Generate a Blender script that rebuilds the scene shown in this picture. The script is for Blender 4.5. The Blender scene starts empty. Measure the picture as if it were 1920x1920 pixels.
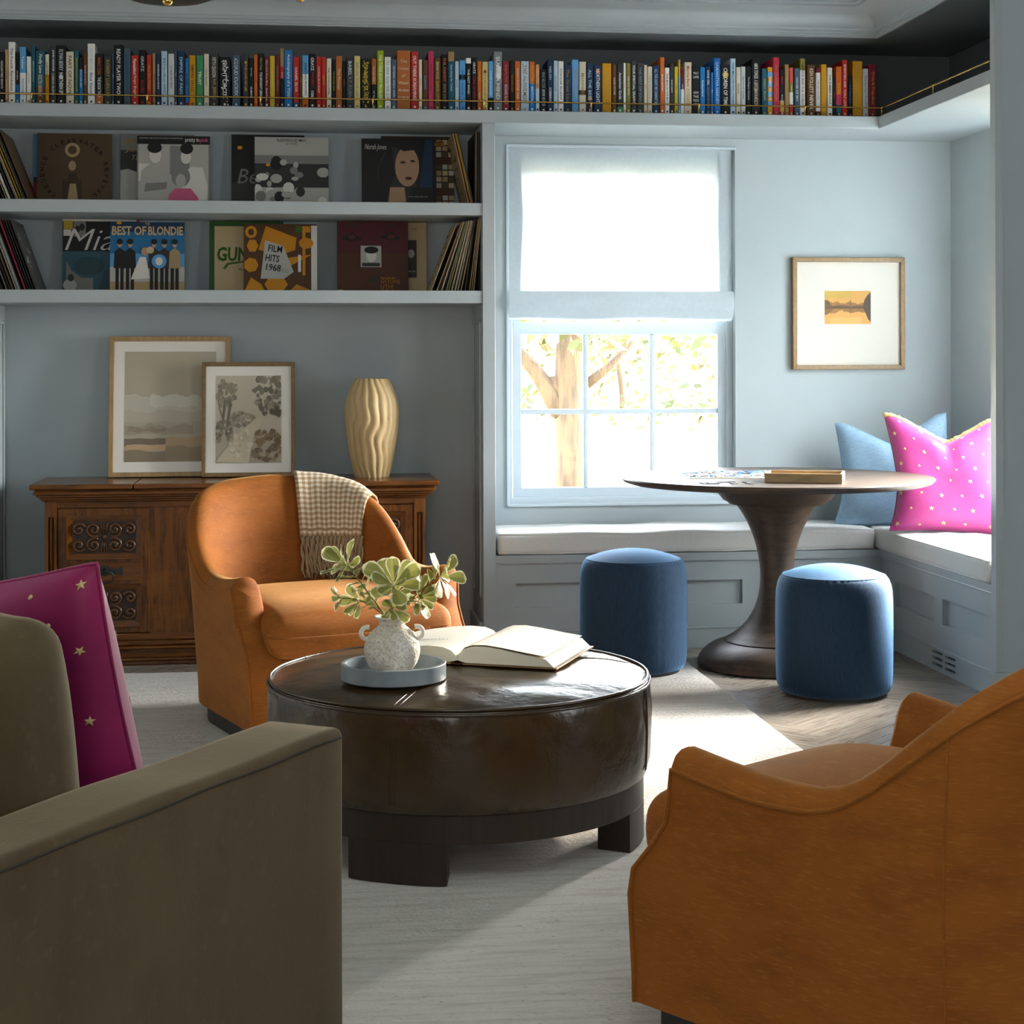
import bpy, bmesh, math, random
from math import sin, cos, pi, radians, sqrt, exp
from mathutils import Vector, Matrix
random.seed(11)
SC = bpy.context.scene
COL = SC.collection

# ------------------------------------------------------------------ camera
FOC, PX, PY, CAMH = 3200.0, 960.0, 681.0, 1.215     # focal length and optical axis in pixels of the 1920 frame
YAW, ROLL = radians(7.25), .0027
FW = Vector((sin(YAW), cos(YAW), 0)); RT = Vector((cos(YAW), -sin(YAW), 0)); UP = Vector((0, 0, 1))
CR = RT * cos(ROLL) - UP * sin(ROLL); CU = RT * sin(ROLL) + UP * cos(ROLL)
CAM = Vector((0, 0, CAMH))
cd = bpy.data.cameras.new('camera'); co = bpy.data.objects.new('camera', cd); COL.objects.link(co)
cd.sensor_fit = 'HORIZONTAL'; cd.sensor_width = 36; cd.lens = FOC / 1920 * 36
cd.shift_y = -(960 - PY) / 1920; cd.clip_start = .05
co.matrix_world = Matrix(((CR.x, CU.x, -FW.x, 0), (CR.y, CU.y, -FW.y, 0), (CR.z, CU.z, -FW.z, CAMH), (0, 0, 0, 1)))
SC.camera = co

# ------------------------------------------------------------------ light
SC.view_settings.view_transform = 'Standard'; SC.view_settings.look = 'None'
SC.view_settings.gamma = 1; SC.view_settings.use_curve_mapping = False
SC.view_settings.exposure = 0.25
W = bpy.data.worlds.new('sky'); SC.world = W; W.use_nodes = True
wn = W.node_tree.nodes; wl = W.node_tree.links
sky = wn.new('ShaderNodeTexSky'); sky.sky_type = 'NISHITA'; sky.sun_disc = False
sky.sun_elevation = radians(32); sky.sun_rotation = radians(60); sky.air_density = 1.2; sky.dust_density = 2
wn['Background'].inputs['Strength'].default_value = 9
hsv = wn.new('ShaderNodeHueSaturation'); hsv.inputs['Saturation'].default_value = .4
wl.new(sky.outputs[0], hsv.inputs['Color']); wl.new(hsv.outputs[0], wn['Background'].inputs['Color'])

def light(name, kind, loc, direction, energy, color=(1, 1, 1), **kw):
    l = bpy.data.lights.new(name, kind); l.energy = energy; l.color = color
    for k, v in kw.items():
        setattr(l, k, v)
    o = bpy.data.objects.new(name, l); COL.objects.link(o); o.location = loc
    o.rotation_euler = Vector(direction).to_track_quat('-Z', 'Y').to_euler()
    return o
light('sun', 'SUN', (6, 9, 6), (-.72, -.67, -.31), 8, (1, .88, .70), angle=radians(2.0))
# assumed daylight from left and right, plus added rear fill and ceiling bounce
light('assumed_light_left', 'AREA', (-2.55, 4.6, 1.45), (1, .05, -.12), 9, (1, .93, .84), shape='RECTANGLE', size=1.5, size_y=1.4)  # added lamp for assumed daylight from the left; that wall has no window
light('rear_fill_light', 'AREA', (-.6, -1.5, 1.5), (.12, 1, -.05), 37, (1, .96, .90), shape='RECTANGLE', size=2.6, size_y=1.7)  # added fill from behind the camera; the rear wall has no window
light('assumed_light_right', 'AREA', (4.22, 2.3, 1.45), (-1, .45, -.04), 46, (.97, .98, 1), shape='RECTANGLE', size=1.7, size_y=1.5)  # added lamp before the solid right wall; daylight from there is assumed
light('ceiling_bounce_fill', 'AREA', (.5, 1.2, 1.9), (0, .1, 1), 74, (1, .95, .88), shape='DISK', size=.7)  # added fill aimed up to brighten the room off the ceiling
p = light('window_portal', 'AREA', (1.45, 7.68, 1.39), (0, -1, 0), 1, shape='RECTANGLE', size=1.0, size_y=1.55)
p.data.cycles.is_portal = True
light('nook_fill_light', 'AREA', (3.13, 6.47, 1.25), (-1, -.04, -.66), 26, (.93, .97, 1), shape='RECTANGLE', size=.80, size_y=1.1, spread=radians(120))  # added lamp at the assumed side window to brighten the nook
p = light('window_portal_side', 'AREA', (3.14, 6.47, 1.40), (-1, 0, 0), 1, shape='RECTANGLE', size=.84, size_y=1.56)
p.data.cycles.is_portal = True

# ------------------------------------------------------------------ pixels of the photograph -> points of the room
def ray(px, py):
    return FW + CR * ((px - PX) / FOC) + CU * ((PY - py) / FOC)
def atY(px, py, Y):
    d = ray(px, py); return CAM + d * (Y / d.y)
def atX(px, py, X):
    d = ray(px, py); return CAM + d * (X / d.x)
def atZ(px, py, Z):
    d = ray(px, py); return CAM + d * ((Z - CAMH) / d.z)
def atD(px, py, D):
    return CAM + ray(px, py) * D
def xy(px, Y, py=PY):
    return atY(px, py, Y).x
def zy(px, py, Y):
    return atY(px, py, Y).z

# ------------------------------------------------------------------ materials
def h(s):
    s = s.lstrip('#'); r = [int(s[i:i + 2], 16) / 255 for i in (0, 2, 4)]
    return tuple((c / 12.92 if c <= .04045 else ((c + .055) / 1.055) ** 2.4) for c in r)
def sc(c, k):
    return tuple(min(1, max(0, x * k)) for x in c)
MATS = {}
def M(name, base=(.5, .5, .5), rough=.5, metal=0, spec=.5, noise=None, bump=None, sheen=0, sheen_tint=None, sheen_rough=.4, coat=0, attr=False,
      objrand=0, noise2=None, trans=0, alpha=None):
    """noise = (scale, (sx,sy,sz), colour, contrast lo, hi); bump = (scale, (sx,sy,sz), strength, distance)"""
    m = bpy.data.materials.new(name); m.use_nodes = True; MATS[name] = m
    n, l = m.node_tree.nodes, m.node_tree.links
    b = n['Principled BSDF']
    b.inputs['Roughness'].default_value = rough; b.inputs['Metallic'].default_value = metal
    b.inputs['Specular IOR Level'].default_value = spec
    b.inputs['Sheen Weight'].default_value = sheen; b.inputs['Sheen Roughness'].default_value = sheen_rough
    if sheen_tint: b.inputs['Sheen Tint'].default_value = (*sheen_tint, 1)
    b.inputs['Coat Weight'].default_value = coat; b.inputs['Coat Roughness'].default_value = .15
    tc = n.new('ShaderNodeTexCoord')
    def tex(scale, st, detail=5, rough_=.6, dist=0):
        mp = n.new('ShaderNodeMapping'); mp.inputs['Scale'].default_value = st
        l.new(tc.outputs['Object'], mp.inputs['Vector'])
        t = n.new('ShaderNodeTexNoise'); t.inputs['Scale'].default_value = scale; t.inputs['Detail'].default_value = detail
        t.inputs['Roughness'].default_value = rough_; t.inputs['Distortion'].default_value = dist
        l.new(mp.outputs[0], t.inputs['Vector']); return t
    if attr:
        a = n.new('ShaderNodeAttribute'); a.attribute_name = 'Col'; src = a.outputs['Color']
    else:
        r = n.new('ShaderNodeRGB'); r.outputs[0].default_value = (*base, 1); src = r.outputs[0]
    for nz in (noise, noise2):
        if not nz: continue
        t = tex(nz[0], nz[1], dist=nz[5] if len(nz) > 5 else 0)
        mr = n.new('ShaderNodeMapRange'); mr.inputs['From Min'].default_value = nz[3]; mr.inputs['From Max'].default_value = nz[4]
        l.new(t.outputs['Fac'], mr.inputs['Value'])
        mx = n.new('ShaderNodeMix'); mx.data_type = 'RGBA'
        l.new(mr.outputs[0], mx.inputs['Factor']); l.new(src, mx.inputs['A'])
        if nz[2] is None: mx.inputs['B'].default_value = (0, 0, 0, 1)
        else: mx.inputs['B'].default_value = (*nz[2], 1)
        src = mx.outputs['Result']
    if objrand:
        oi = n.new('ShaderNodeObjectInfo'); hs = n.new('ShaderNodeHueSaturation')
        mr = n.new('ShaderNodeMapRange'); mr.inputs['To Min'].default_value = 1 - objrand; mr.inputs['To Max'].default_value = 1 + objrand
        l.new(oi.outputs['Random'], mr.inputs['Value']); l.new(mr.outputs[0], hs.inputs['Value']); l.new(src, hs.inputs['Color']); src = hs.outputs[0]
    l.new(src, b.inputs['Base Color'])
    if bump:
        t = tex(bump[0], bump[1], detail=4)
        bp = n.new('ShaderNodeBump'); bp.inputs['Strength'].default_value = bump[2]; bp.inputs['Distance'].default_value = bump[3]
        l.new(t.outputs['Fac'], bp.inputs['Height']); l.new(bp.outputs[0], b.inputs['Normal'])
    if trans:
        out = n['Material Output']; tr = n.new('ShaderNodeBsdfTranslucent'); mx = n.new('ShaderNodeMixShader')
        l.new(src, tr.inputs['Color']); mx.inputs[0].default_value = trans
        l.new(b.outputs[0], mx.inputs[1]); l.new(tr.outputs[0], mx.inputs[2]); l.new(mx.outputs[0], out.inputs['Surface'])
    return m

paint = M('blue_grey_paint', h('a2abae'), .42, noise=(3, (1, 1, 1), h('9da7aa'), .4, .7))
M('wall_paint', h('a6b0b4'), .6, noise=(2, (1, 1, 1), h('a1acb0'), .4, .7), bump=(220, (1, 1, 1), .05, .002))
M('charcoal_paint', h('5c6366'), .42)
M('ceiling_paint', h('a9b6ba'), .5)
M('window_paint', h('c3d0d8'), .35)
M('plain_plaster', h('b9bdbd'), .8)
M('rust_velvet', h('8e5013'), .75, spec=.25, noise=(11, (.6, .6, 1.6), h('7a420d'), .42, .72), noise2=(110, (.35, .35, 2.6), h('a56a2a'), .52, .9),
  bump=(150, (1, 1, 3), .2, .003), sheen=.32, sheen_tint=(1, .60, .24), sheen_rough=.35)
M('olive_velvet', h('4c3f2a'), .8, spec=.2, noise=(6, (1, 1, .5), h('403420'), .42, .72), noise2=(40, (1, 1, 1), h('594b35'), .58, .85),
  bump=(160, (1, 1, 1), .15, .003), sheen=.4, sheen_tint=(1, .84, .6), sheen_rough=.35)
M('seam_thread', h('2c2418'), .9)
M('blue_velvet', h('1c3146'), .8, spec=.2, noise=(60, (3, 3, .5), h('152635'), .42, .7), bump=(140, (2, 2, .6), .3, .003),
  sheen=.6, sheen_tint=(.30, .60, 1), sheen_rough=.45)
M('leather', h('3a2a17'), .26, spec=.6, noise=(4, (1, 1, 1), h('46341e'), .45, .8), noise2=(14, (1, 1, 1), h('2c1f10'), .5, .85),
  bump=(11, (1, 1, 1), .28, .016))
M('dark_oak', h('2a1d10'), .45, noise=(4, (14, 14, 1), h('1a1008'), .4, .7), bump=(30, (6, 6, 1), .1, .002))
M('black_base', h('22201e'), .5)
M('table_oak', h('443629'), .46, noise=(5, (1, 9, 9), h('2c2118'), .4, .7, .6), bump=(24, (1, 6, 6), .14, .003))
M('sideboard_wood', h('6c3d0e'), .26, spec=.45, noise=(6, (11, 11, .9), h('3f2004'), .4, .68, .8), noise2=(3, (1, 1, 3), h('7c4a16'), .5, .8))
M('sideboard_wood_across', h('6c3d0e'), .22, spec=.5, noise=(6, (.9, 11, 11), h('3f2004'), .4, .68, .8), noise2=(3, (1, 1, 1), h('7c4a16'), .5, .8))
M('carved_wood', h('5a3516'), .28, noise=(20, (1, 1, 1), h('40240d'), .4, .7))
M('carved_ground', h('2a180a'), .5)
M('iron', h('3a3a38'), .45, metal=.8)
M('brass', h('c7a15a'), .25, metal=1)
M('gold_wood', h('a98a5e'), .45, noise=(7, (9, 9, 1), h('917245'), .4, .7))
M('brown_wood_frame', h('7c6038'), .45, noise=(7, (9, 9, 9), h('6a5030'), .4, .7))
M('paper', h('dcd5c3'), .8)
M('mat_board', h('ece8e0'), .85)
M('print', attr=True, rough=.5, spec=.3)
M('cloth_cover', attr=True, rough=.6, spec=.25)
M('lettering', attr=True, rough=.6, spec=.2)
M('linen_grey', h('d9dad6'), .9, spec=.1, noise=(90, (1, 1, 4), h('cbccc8'), .4, .7), bump=(260, (1, 1, 3), .3, .002), sheen=.2)
M('linen_blue', h('8fabc0'), .9, spec=.1, noise=(50, (1, 1, 9), h('7897b0'), .4, .7), bump=(180, (.4, .4, 4), .3, .002))
M('pink_silk', h('a83a78'), .5, spec=.35, noise=(6, (1, 1, 1), h('983068'), .4, .7), sheen=.3, sheen_tint=(1, .7, .9))
M('plum_silk', h('8c1a52'), .5, spec=.35, noise=(6, (1, 1, 1), h('761244'), .4, .7), sheen=.3, sheen_tint=(1, .6, .8))
M('gold_thread', h('cdb27a'), .5, metal=.25, bump=(300, (1, 1, 1), .6, .002))
M('rug_wool', h('d6d2ca'), .95, spec=.05, noise=(5, (1, 9, 1), h('bdb8ae'), .45, .75), noise2=(60, (1, 3, 1), h('7d776c'), .62, .76),
  bump=(75, (1, 2.2, 1), .8, .014))
M('oak_plank', h('8d8478'), .25, spec=.5, noise=(6, (1, 14, 1), h('6d6356'), .4, .68, .7), objrand=.16)
M('floor_base', h('4a4034'), .6)
M('ceramic', h('d3ccbf'), .95, spec=.1, noise=(10, (1, 1, 1), h('ece8e0'), .5, .68), noise2=(190, (1, 1, 1), h('8f8573'), .46, .78),
  bump=(60, (1, 1, 1), .9, .008))
M('ceramic_smooth', h('e6e1d6'), .5, noise=(24, (1, 1, 1), h('c2bcb0'), .5, .75))
M('marble', h('7f898e'), .35, noise=(7, (1, 1, 1), h('69737a'), .42, .7), noise2=(3, (1, 1, 1), h('98a1a5'), .55, .75))
M('cream_ribbed', h('c6ac7c'), .55, noise=(12, (1, 1, .3), h('b4986a'), .4, .7))
M('leaf', attr=True, rough=.42, spec=.5, trans=.3)
M('stem', h('6f6a35'), .6)
M('throw_wool', attr=True, rough=.95, spec=.05, sheen=.2, bump=(300, (1, 1, 1), .3, .002))
M('tan_wool', h('a58f70'), .95, spec=.05)
M('puzzle_card', attr=True, rough=.7)
M('raw_wood', h('a58a62'), .5, noise=(5, (1, 9, 9), h('8f7550'), .4, .7))
M('bark', h('4c3c28'), .9, noise=(6, (3, 3, .6), h('2f2417'), .4, .7), bump=(14, (3, 3, .6), .6, .05))
M('rock', h('483826'), .9, noise=(3, (1, 1, 1), h('32261a'), .4, .7), bump=(5, (1, 1, 1), .5, .05))
M('dry_ground', h('a89870'), .95, noise=(1.2, (1, 1, 1), h('6e6440'), .42, .7))
M('tree_leaf', attr=True, rough=.6, trans=.35)
M('dark_metal', h('2b2622'), .4, metal=.6)
M('shadow_gap', h('15130f'), .8)

def shade_mat(name, base, fac):
    m = bpy.data.materials.new(name); m.use_nodes = True; MATS[name] = m
    n, l = m.node_tree.nodes, m.node_tree.links
    for x in list(n): n.remove(x)
    out = n.new('ShaderNodeOutputMaterial'); mx = n.new('ShaderNodeMixShader'); d = n.new('ShaderNodeBsdfDiffuse'); t = n.new('ShaderNodeBsdfTranslucent')
    tc = n.new('ShaderNodeTexCoord'); mp = n.new('ShaderNodeMapping'); mp.inputs['Scale'].default_value = (1, 1, 1)
    nz = n.new('ShaderNodeTexNoise'); nz.inputs['Scale'].default_value = 60; nz.inputs['Detail'].default_value = 4
    mix = n.new('ShaderNodeMix'); mix.data_type = 'RGBA'; mix.inputs['A'].default_value = (*sc(base, .9), 1); mix.inputs['B'].default_value = (*sc(base, 1.08), 1)
    l.new(tc.outputs['Object'], mp.inputs[0]); l.new(mp.outputs[0], nz.inputs['Vector']); l.new(nz.outputs['Fac'], mix.inputs['Factor'])
    l.new(mix.outputs['Result'], d.inputs['Color']); l.new(mix.outputs['Result'], t.inputs['Color'])
    mx.inputs[0].default_value = fac
    l.new(d.outputs[0], mx.inputs[1]); l.new(t.outputs[0], mx.inputs[2]); l.new(mx.outputs[0], out.inputs['Surface'])
shade_mat('shade_linen', h('cad5db'), .25)
def glass_mat():
    m = bpy.data.materials.new('window_glass'); m.use_nodes = True; MATS['window_glass'] = m
    n, l = m.node_tree.nodes, m.node_tree.links
    for x in list(n): n.remove(x)
    out = n.new('ShaderNodeOutputMaterial'); mx = n.new('ShaderNodeMixShader'); t = n.new('ShaderNodeBsdfTransparent'); g = n.new('ShaderNodeBsdfGlossy')
    g.inputs['Roughness'].default_value = .02; fr = n.new('ShaderNodeFresnel'); fr.inputs[0].default_value = 1.45
    l.new(fr.outputs[0], mx.inputs[0]); l.new(t.outputs[0], mx.inputs[1]); l.new(g.outputs[0], mx.inputs[2]); l.new(mx.outputs[0], out.inputs['Surface'])
glass_mat()
# ------------------------------------------------------------------ geometry collector
class G:
    def __init__(s):
        s.v = []; s.f = []; s.c = []
    def add(s, vs, fs, c=None):
        o = len(s.v); s.v += [tuple(p) for p in vs]; s.f += [tuple(i + o for i in f) for f in fs]
        s.c += ([c] * len(fs)) if not isinstance(c, list) else c
        return s
    def box(s, x0, x1, y0, y1, z0, z1, c=None):
        return s.add([(x0, y0, z0), (x1, y0, z0), (x1, y1, z0), (x0, y1, z0), (x0, y0, z1), (x1, y0, z1), (x1, y1, z1), (x0, y1, z1)],
                     [(0, 3, 2, 1), (4, 5, 6, 7), (0, 1, 5, 4), (1, 2, 6, 5), (2, 3, 7, 6), (3, 0, 4, 7)], c)
    def prism(s, poly, d0, d1, fn, c=None):
        n = len(poly); vs = [fn(a, b, d0) for a, b in poly] + [fn(a, b, d1) for a, b in poly]
        fs = [tuple(range(n)), tuple(range(2 * n - 1, n - 1, -1))] + [(i, (i + 1) % n, n + (i + 1) % n, n + i) for i in range(n)]
        return s.add(vs, fs, c)
    def tube(s, pts, r, n=8, closed=False, c=None, caps=True):
        P = [Vector(p) for p in pts]; m = len(P); R = r if isinstance(r, (list, tuple)) else [r] * m
        vs = []; prev = None
        for i, q in enumerate(P):
            a = P[(i - 1) % m] if (closed or i > 0) else P[i]; b = P[(i + 1) % m] if (closed or i < m - 1) else P[i]
            t = (b - a).normalized()
            if prev is None:
                ref = Vector((0, 0, 1)) if abs(t.z) < .9 else Vector((1, 0, 0)); u = t.cross(ref).normalized()
            else:
                u = (prev - t * prev.dot(t)).normalized()
            w = t.cross(u); prev = u
            vs += [q + (u * cos(2 * pi * k / n) + w * sin(2 * pi * k / n)) * R[i] for k in range(n)]
        fs = []
        for i in range(m if closed else m - 1):
            j = (i + 1) % m
            fs += [(i * n + k, i * n + (k + 1) % n, j * n + (k + 1) % n, j * n + k) for k in range(n)]
        if not closed and caps:
            fs += [tuple(range(n)), tuple(range((m - 1) * n, m * n))]
        return s.add(vs, fs, c)
    def lathe(s, prof, n=48, cx=0, cy=0, c=None, fn=None, closed=False):
        vs = []; fs = []; m = len(prof)
        for r, z in prof:
            for k in range(n):
                a = 2 * pi * k / n; rr = fn(r, z, a) if fn else r
                vs.append((cx + rr * cos(a), cy + rr * sin(a), z))
        for i in range(m if closed else m - 1):
            j = (i + 1) % m
            fs += [(i * n + k, i * n + (k + 1) % n, j * n + (k + 1) % n, j * n + k) for k in range(n)]
        if not closed:
            fs += [tuple(range(n - 1, -1, -1)), tuple(range((m - 1) * n, m * n))]
        return s.add(vs, fs, c)
    def grid(s, fn, nu, nv, cu=False, cv=False, c=None):
        vs = [fn(i, j) for i in range(nu) for j in range(nv)]; fs = []; cc = []
        for i in range(nu if cu else nu - 1):
            for j in range(nv if cv else nv - 1):
                i2, j2 = (i + 1) % nu, (j + 1) % nv
                fs.append((i * nv + j, i2 * nv + j, i2 * nv + j2, i * nv + j2)); cc.append(c(i, j) if callable(c) else c)
        return s.add(vs, fs, cc)
    def rbox(s, x0, x1, y0, y1, z0, z1, r, n=4, puff=None, m=6):
        """rounded box: a subdivided cube pushed onto a box with radius r; puff(x,y,z,u,v,w) displaces"""
        cx, cy, cz = (x0 + x1) / 2, (y0 + y1) / 2, (z0 + z1) / 2; H = ((x1 - x0) / 2, (y1 - y0) / 2, (z1 - z0) / 2)
        def ax(hh):
            k = [-hh + r * (1 - cos(pi / 2 * i / n)) for i in range(n + 1)]
            k += [-hh + r + (2 * hh - 2 * r) * i / m for i in range(1, m)]
            k += [hh - r * (1 - cos(pi / 2 * i / n)) for i in range(n, -1, -1)]
            return k
        A = [ax(q) for q in H]; idx = {}; vs = []; fs = []
        def vid(p):
            key = tuple(round(q, 5) for q in p)
            if key not in idx:
                inner = [max(-H[k] + r, min(H[k] - r, p[k])) for k in range(3)]
                d = Vector([p[k] - inner[k] for k in range(3)]); L = d.length
                if L > 1e-9: d = d / L * r
                q = Vector(inner) + d
                if puff: q = q + Vector(puff(q.x / H[0], q.y / H[1], q.z / H[2]))
                idx[key] = len(vs); vs.append((q.x + cx, q.y + cy, q.z + cz))
            return idx[key]
        for k in range(3):
            a, b = A[(k + 1) % 3], A[(k + 2) % 3]
            for sg in (-1, 1):
                for i in range(len(a) - 1):
                    for j in range(len(b) - 1):
                        q = []
                        for ii, jj in ((i, j), (i + 1, j), (i + 1, j + 1), (i, j + 1)):
                            p = [0, 0, 0]; p[k] = sg * H[k]; p[(k + 1) % 3] = a[ii]; p[(k + 2) % 3] = b[jj]; q.append(vid(p))
                        q = list(dict.fromkeys(q))
                        if len(q) > 2: fs.append(tuple(q))
        return s.add(vs, fs)
    def text(s, string, fn, w, hgt, c, shear=0, bold=0):
        vs, fs = tx(string, bold)
        return s.add([fn(a * w + shear * b * hgt, b * hgt) for a, b in vs], fs, c)
    def poly(s, pts, fn, c):
        return s.add([fn(a, b) for a, b in pts], [tuple(range(len(pts)))], c)

TXC = {}
def tx(string, bold=0):
    k = (string, bold)
    if k not in TXC:
        cu = bpy.data.curves.new('t', 'FONT'); cu.body = string; cu.resolution_u = 2; cu.offset = bold
        ob = bpy.data.objects.new('t', cu); COL.objects.link(ob)
        dg = bpy.context.evaluated_depsgraph_get(); dg.update()
        me = bpy.data.meshes.new_from_object(ob.evaluated_get(dg))
        vs = [(q.co.x, q.co.y) for q in me.vertices]; fs = [tuple(f.vertices) for f in me.polygons]
        x0 = min(a for a, b in vs); x1 = max(a for a, b in vs); y0 = min(b for a, b in vs); y1 = max(b for a, b in vs)
        TXC[k] = ([((a - x0) / (x1 - x0), (b - y0) / (y1 - y0)) for a, b in vs], fs)
        TXC[k + ('r',)] = (x1 - x0) / (y1 - y0)
        bpy.data.objects.remove(ob); bpy.data.curves.remove(cu); bpy.data.meshes.remove(me)
    return TXC[k]
def txr(string, bold=0):
    tx(string, bold); return TXC[(string, bold, 'r')]

ORG = {}
def build(g, name, mat, par=None, sm=0, bev=0, seg=2, recalc=True, kind=None, label=None, keep=False):
    V = g.v
    lo = [min(p[k] for p in V) for k in range(3)]; hi = [max(p[k] for p in V) for k in range(3)]
    c = Vector([(lo[k] + hi[k]) / 2 for k in range(3)])
    if par is None: c.z = lo[2]
    me = bpy.data.meshes.new(name); me.from_pydata([(p[0] - c.x, p[1] - c.y, p[2] - c.z) for p in V], [], g.f)
    if any(x is not None for x in g.c):
        at = me.attributes.new('Col', 'FLOAT_COLOR', 'CORNER'); d = []
        for pl, col in zip(me.polygons, g.c):
            d += [*(col or (.5, .5, .5)), 1] * pl.loop_total
        at.data.foreach_set('color', d)
    if recalc:
        bm = bmesh.new(); bm.from_mesh(me); bmesh.ops.recalc_face_normals(bm, faces=bm.faces); bm.to_mesh(me); bm.free()
    if sm:
        for pl in me.polygons: pl.use_smooth = True
        if sm < 180: me.set_sharp_from_angle(angle=radians(sm))
    me.materials.append(MATS[mat])
    o = bpy.data.objects.new(name, me); COL.objects.link(o)
    if par is not None:
        o.parent = par; o.location = c - ORG[par]
    else:
        o.location = c
    ORG[o] = c
    if bev:
        b = o.modifiers.new('bevel', 'BEVEL'); b.width = bev; b.segments = seg; b.limit_method = 'ANGLE'; b.angle_limit = radians(40)
    if kind: o['kind'] = kind
    if label: o['label'] = label
    return o
def tag(o, label, cat, group=None):
    o['label'] = label; o['category'] = cat
    if group: o['group'] = group
    return o
def thing(name, label, cat, loc=(0, 0, 0), rotz=0, group=None, local=False):
    o = bpy.data.objects.new(name, None); COL.objects.link(o); o.empty_display_size = .1
    o.location = loc; o.rotation_euler = (0, 0, rotz); ORG[o] = Vector((0, 0, 0)) if local else Vector(loc)
    return tag(o, label, cat, group)
def struct(g, name, mat, par=None, **k):
    o = build(g, name, mat, par, **k)
    if par is None: o['kind'] = 'structure'
    return o
def plate(us, vs, holes, fn, d0, d1, c=None):
    """a slab cut into a us x vs lattice with some cells left open; fn(u, v, d) -> point"""
    g = G(); nu, nv = len(us), len(vs)
    solid = lambda i, j: 0 <= i < nu - 1 and 0 <= j < nv - 1 and (i, j) not in holes
    for i in range(nu - 1):
        for j in range(nv - 1):
            if not solid(i, j): continue
            u0, u1, v0, v1 = us[i], us[i + 1], vs[j], vs[j + 1]
            for d in (d0, d1):
                g.add([fn(u0, v0, d), fn(u1, v0, d), fn(u1, v1, d), fn(u0, v1, d)], [(0, 1, 2, 3)], c)
            for di, dj, a, b in ((-1, 0, (u0, v0), (u0, v1)), (1, 0, (u1, v0), (u1, v1)), (0, -1, (u0, v0), (u1, v0)), (0, 1, (u0, v1), (u1, v1))):
                if not solid(i + di, j + dj):
                    g.add([fn(*a, d0), fn(*b, d0), fn(*b, d1), fn(*a, d1)], [(0, 1, 2, 3)], c)
    bm = bmesh.new()
    vv = [bm.verts.new(p) for p in g.v]
    for f in g.f: bm.faces.new([vv[i] for i in f])
    bmesh.ops.remove_doubles(bm, verts=bm.verts, dist=1e-5)
    bm.verts.index_update(); out = G()
    out.add([tuple(v.co) for v in bm.verts], [tuple(v.index for v in f.verts) for f in bm.faces], c); bm.free()
    return out
def interp(tab, x):
    """monotone cubic through a table of (x, y)"""
    n = len(tab)
    if x <= tab[0][0]: return tab[0][1]
    if x >= tab[-1][0]: return tab[-1][1]
    k = next(i for i in range(n - 1) if x <= tab[i + 1][0])
    sl_ = lambda i: (tab[i + 1][1] - tab[i][1]) / (tab[i + 1][0] - tab[i][0])
    def tg(i):
        if i == 0: return sl_(0)
        if i == n - 1: return sl_(n - 2)
        a, b = sl_(i - 1), sl_(i)
        return 0 if a * b <= 0 else 2 * a * b / (a + b)
    (x0, y0), (x1, y1) = tab[k], tab[k + 1]; w = x1 - x0; t = (x - x0) / w
    return y0 * (1 + 2 * t) * (1 - t) ** 2 + tg(k) * w * t * (1 - t) ** 2 + y1 * t * t * (3 - 2 * t) + tg(k + 1) * w * t * t * (t - 1)
fXZ = lambda Y, s=1: (lambda a, b, d: (a, Y + s * d, b))
# ------------------------------------------------------------------ the room
YF, YB, XS, XW, XL, XCL, XCR, YE = 7.10, 7.50, 2.50, 2.98, -1.226, .78, .833, 5.873
ZL, ZLB, ZSOF, ZC = 2.275, 2.222, 2.61, 2.745
S2, S3 = (1.834, 1.886), (1.466, 1.519)
RX0, RX1, RY0 = -2.6, 4.3, -1.6

fl = struct(G().box(RX0 - .1, RX1 + .1, RY0 - .1, YE + .04, -.12, -.004).box(RX0 - .1, XW + .14, YE + .04, YB + .17, -.12, -.004), 'floor', 'floor_base')
pb = G().box(-.3, .3, -.049, .049, -.010, 0)
pm = None; nH, wP = 6, .1
ca = cos(pi / 4)
for cx in range(-90, 90):
    for cy in range(-90, 90):
        d = (cx - cy) % (2 * nH)
        if d == 0: mx, my, ang = (cx + nH / 2) * wP, (cy + .5) * wP, pi / 4
        elif d == 2 * nH - 1: mx, my, ang = (cx + .5) * wP, (cy + nH / 2) * wP, 3 * pi / 4
        else: continue
        X, Y = mx * ca - my * ca, mx * ca + my * ca
        if not ((1.42 < X < 2.75 and 3.7 < Y < 7.4) or (-1.5 < X < .85 and 6.65 < Y < 7.3) or (.85 <= X < 1.5 and 6.65 < Y < 7.35)): continue
        if pm is None:
            o = build(pb, 'plank', 'oak_plank', fl); pm = o; hz = o.location.z
        else:
            o = pm.copy(); COL.objects.link(o); o.parent = fl
        o.location = Vector((X, Y, -.005)) - ORG[fl]; o.rotation_euler = (0, 0, ang)

# back wall with the window opening
WX0, WX1 = xy(952, YB), xy(1379, YB); WZ0, WZ1 = zy(953, 947, YB), zy(1165, 276.5, YB)
struct(plate([RX0 - .1, WX0, WX1, XW + .14], [-.12, WZ0, WZ1, 2.9], {(1, 1)}, fXZ(YB), 0, .17), 'wall_back', 'wall_paint')
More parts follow.
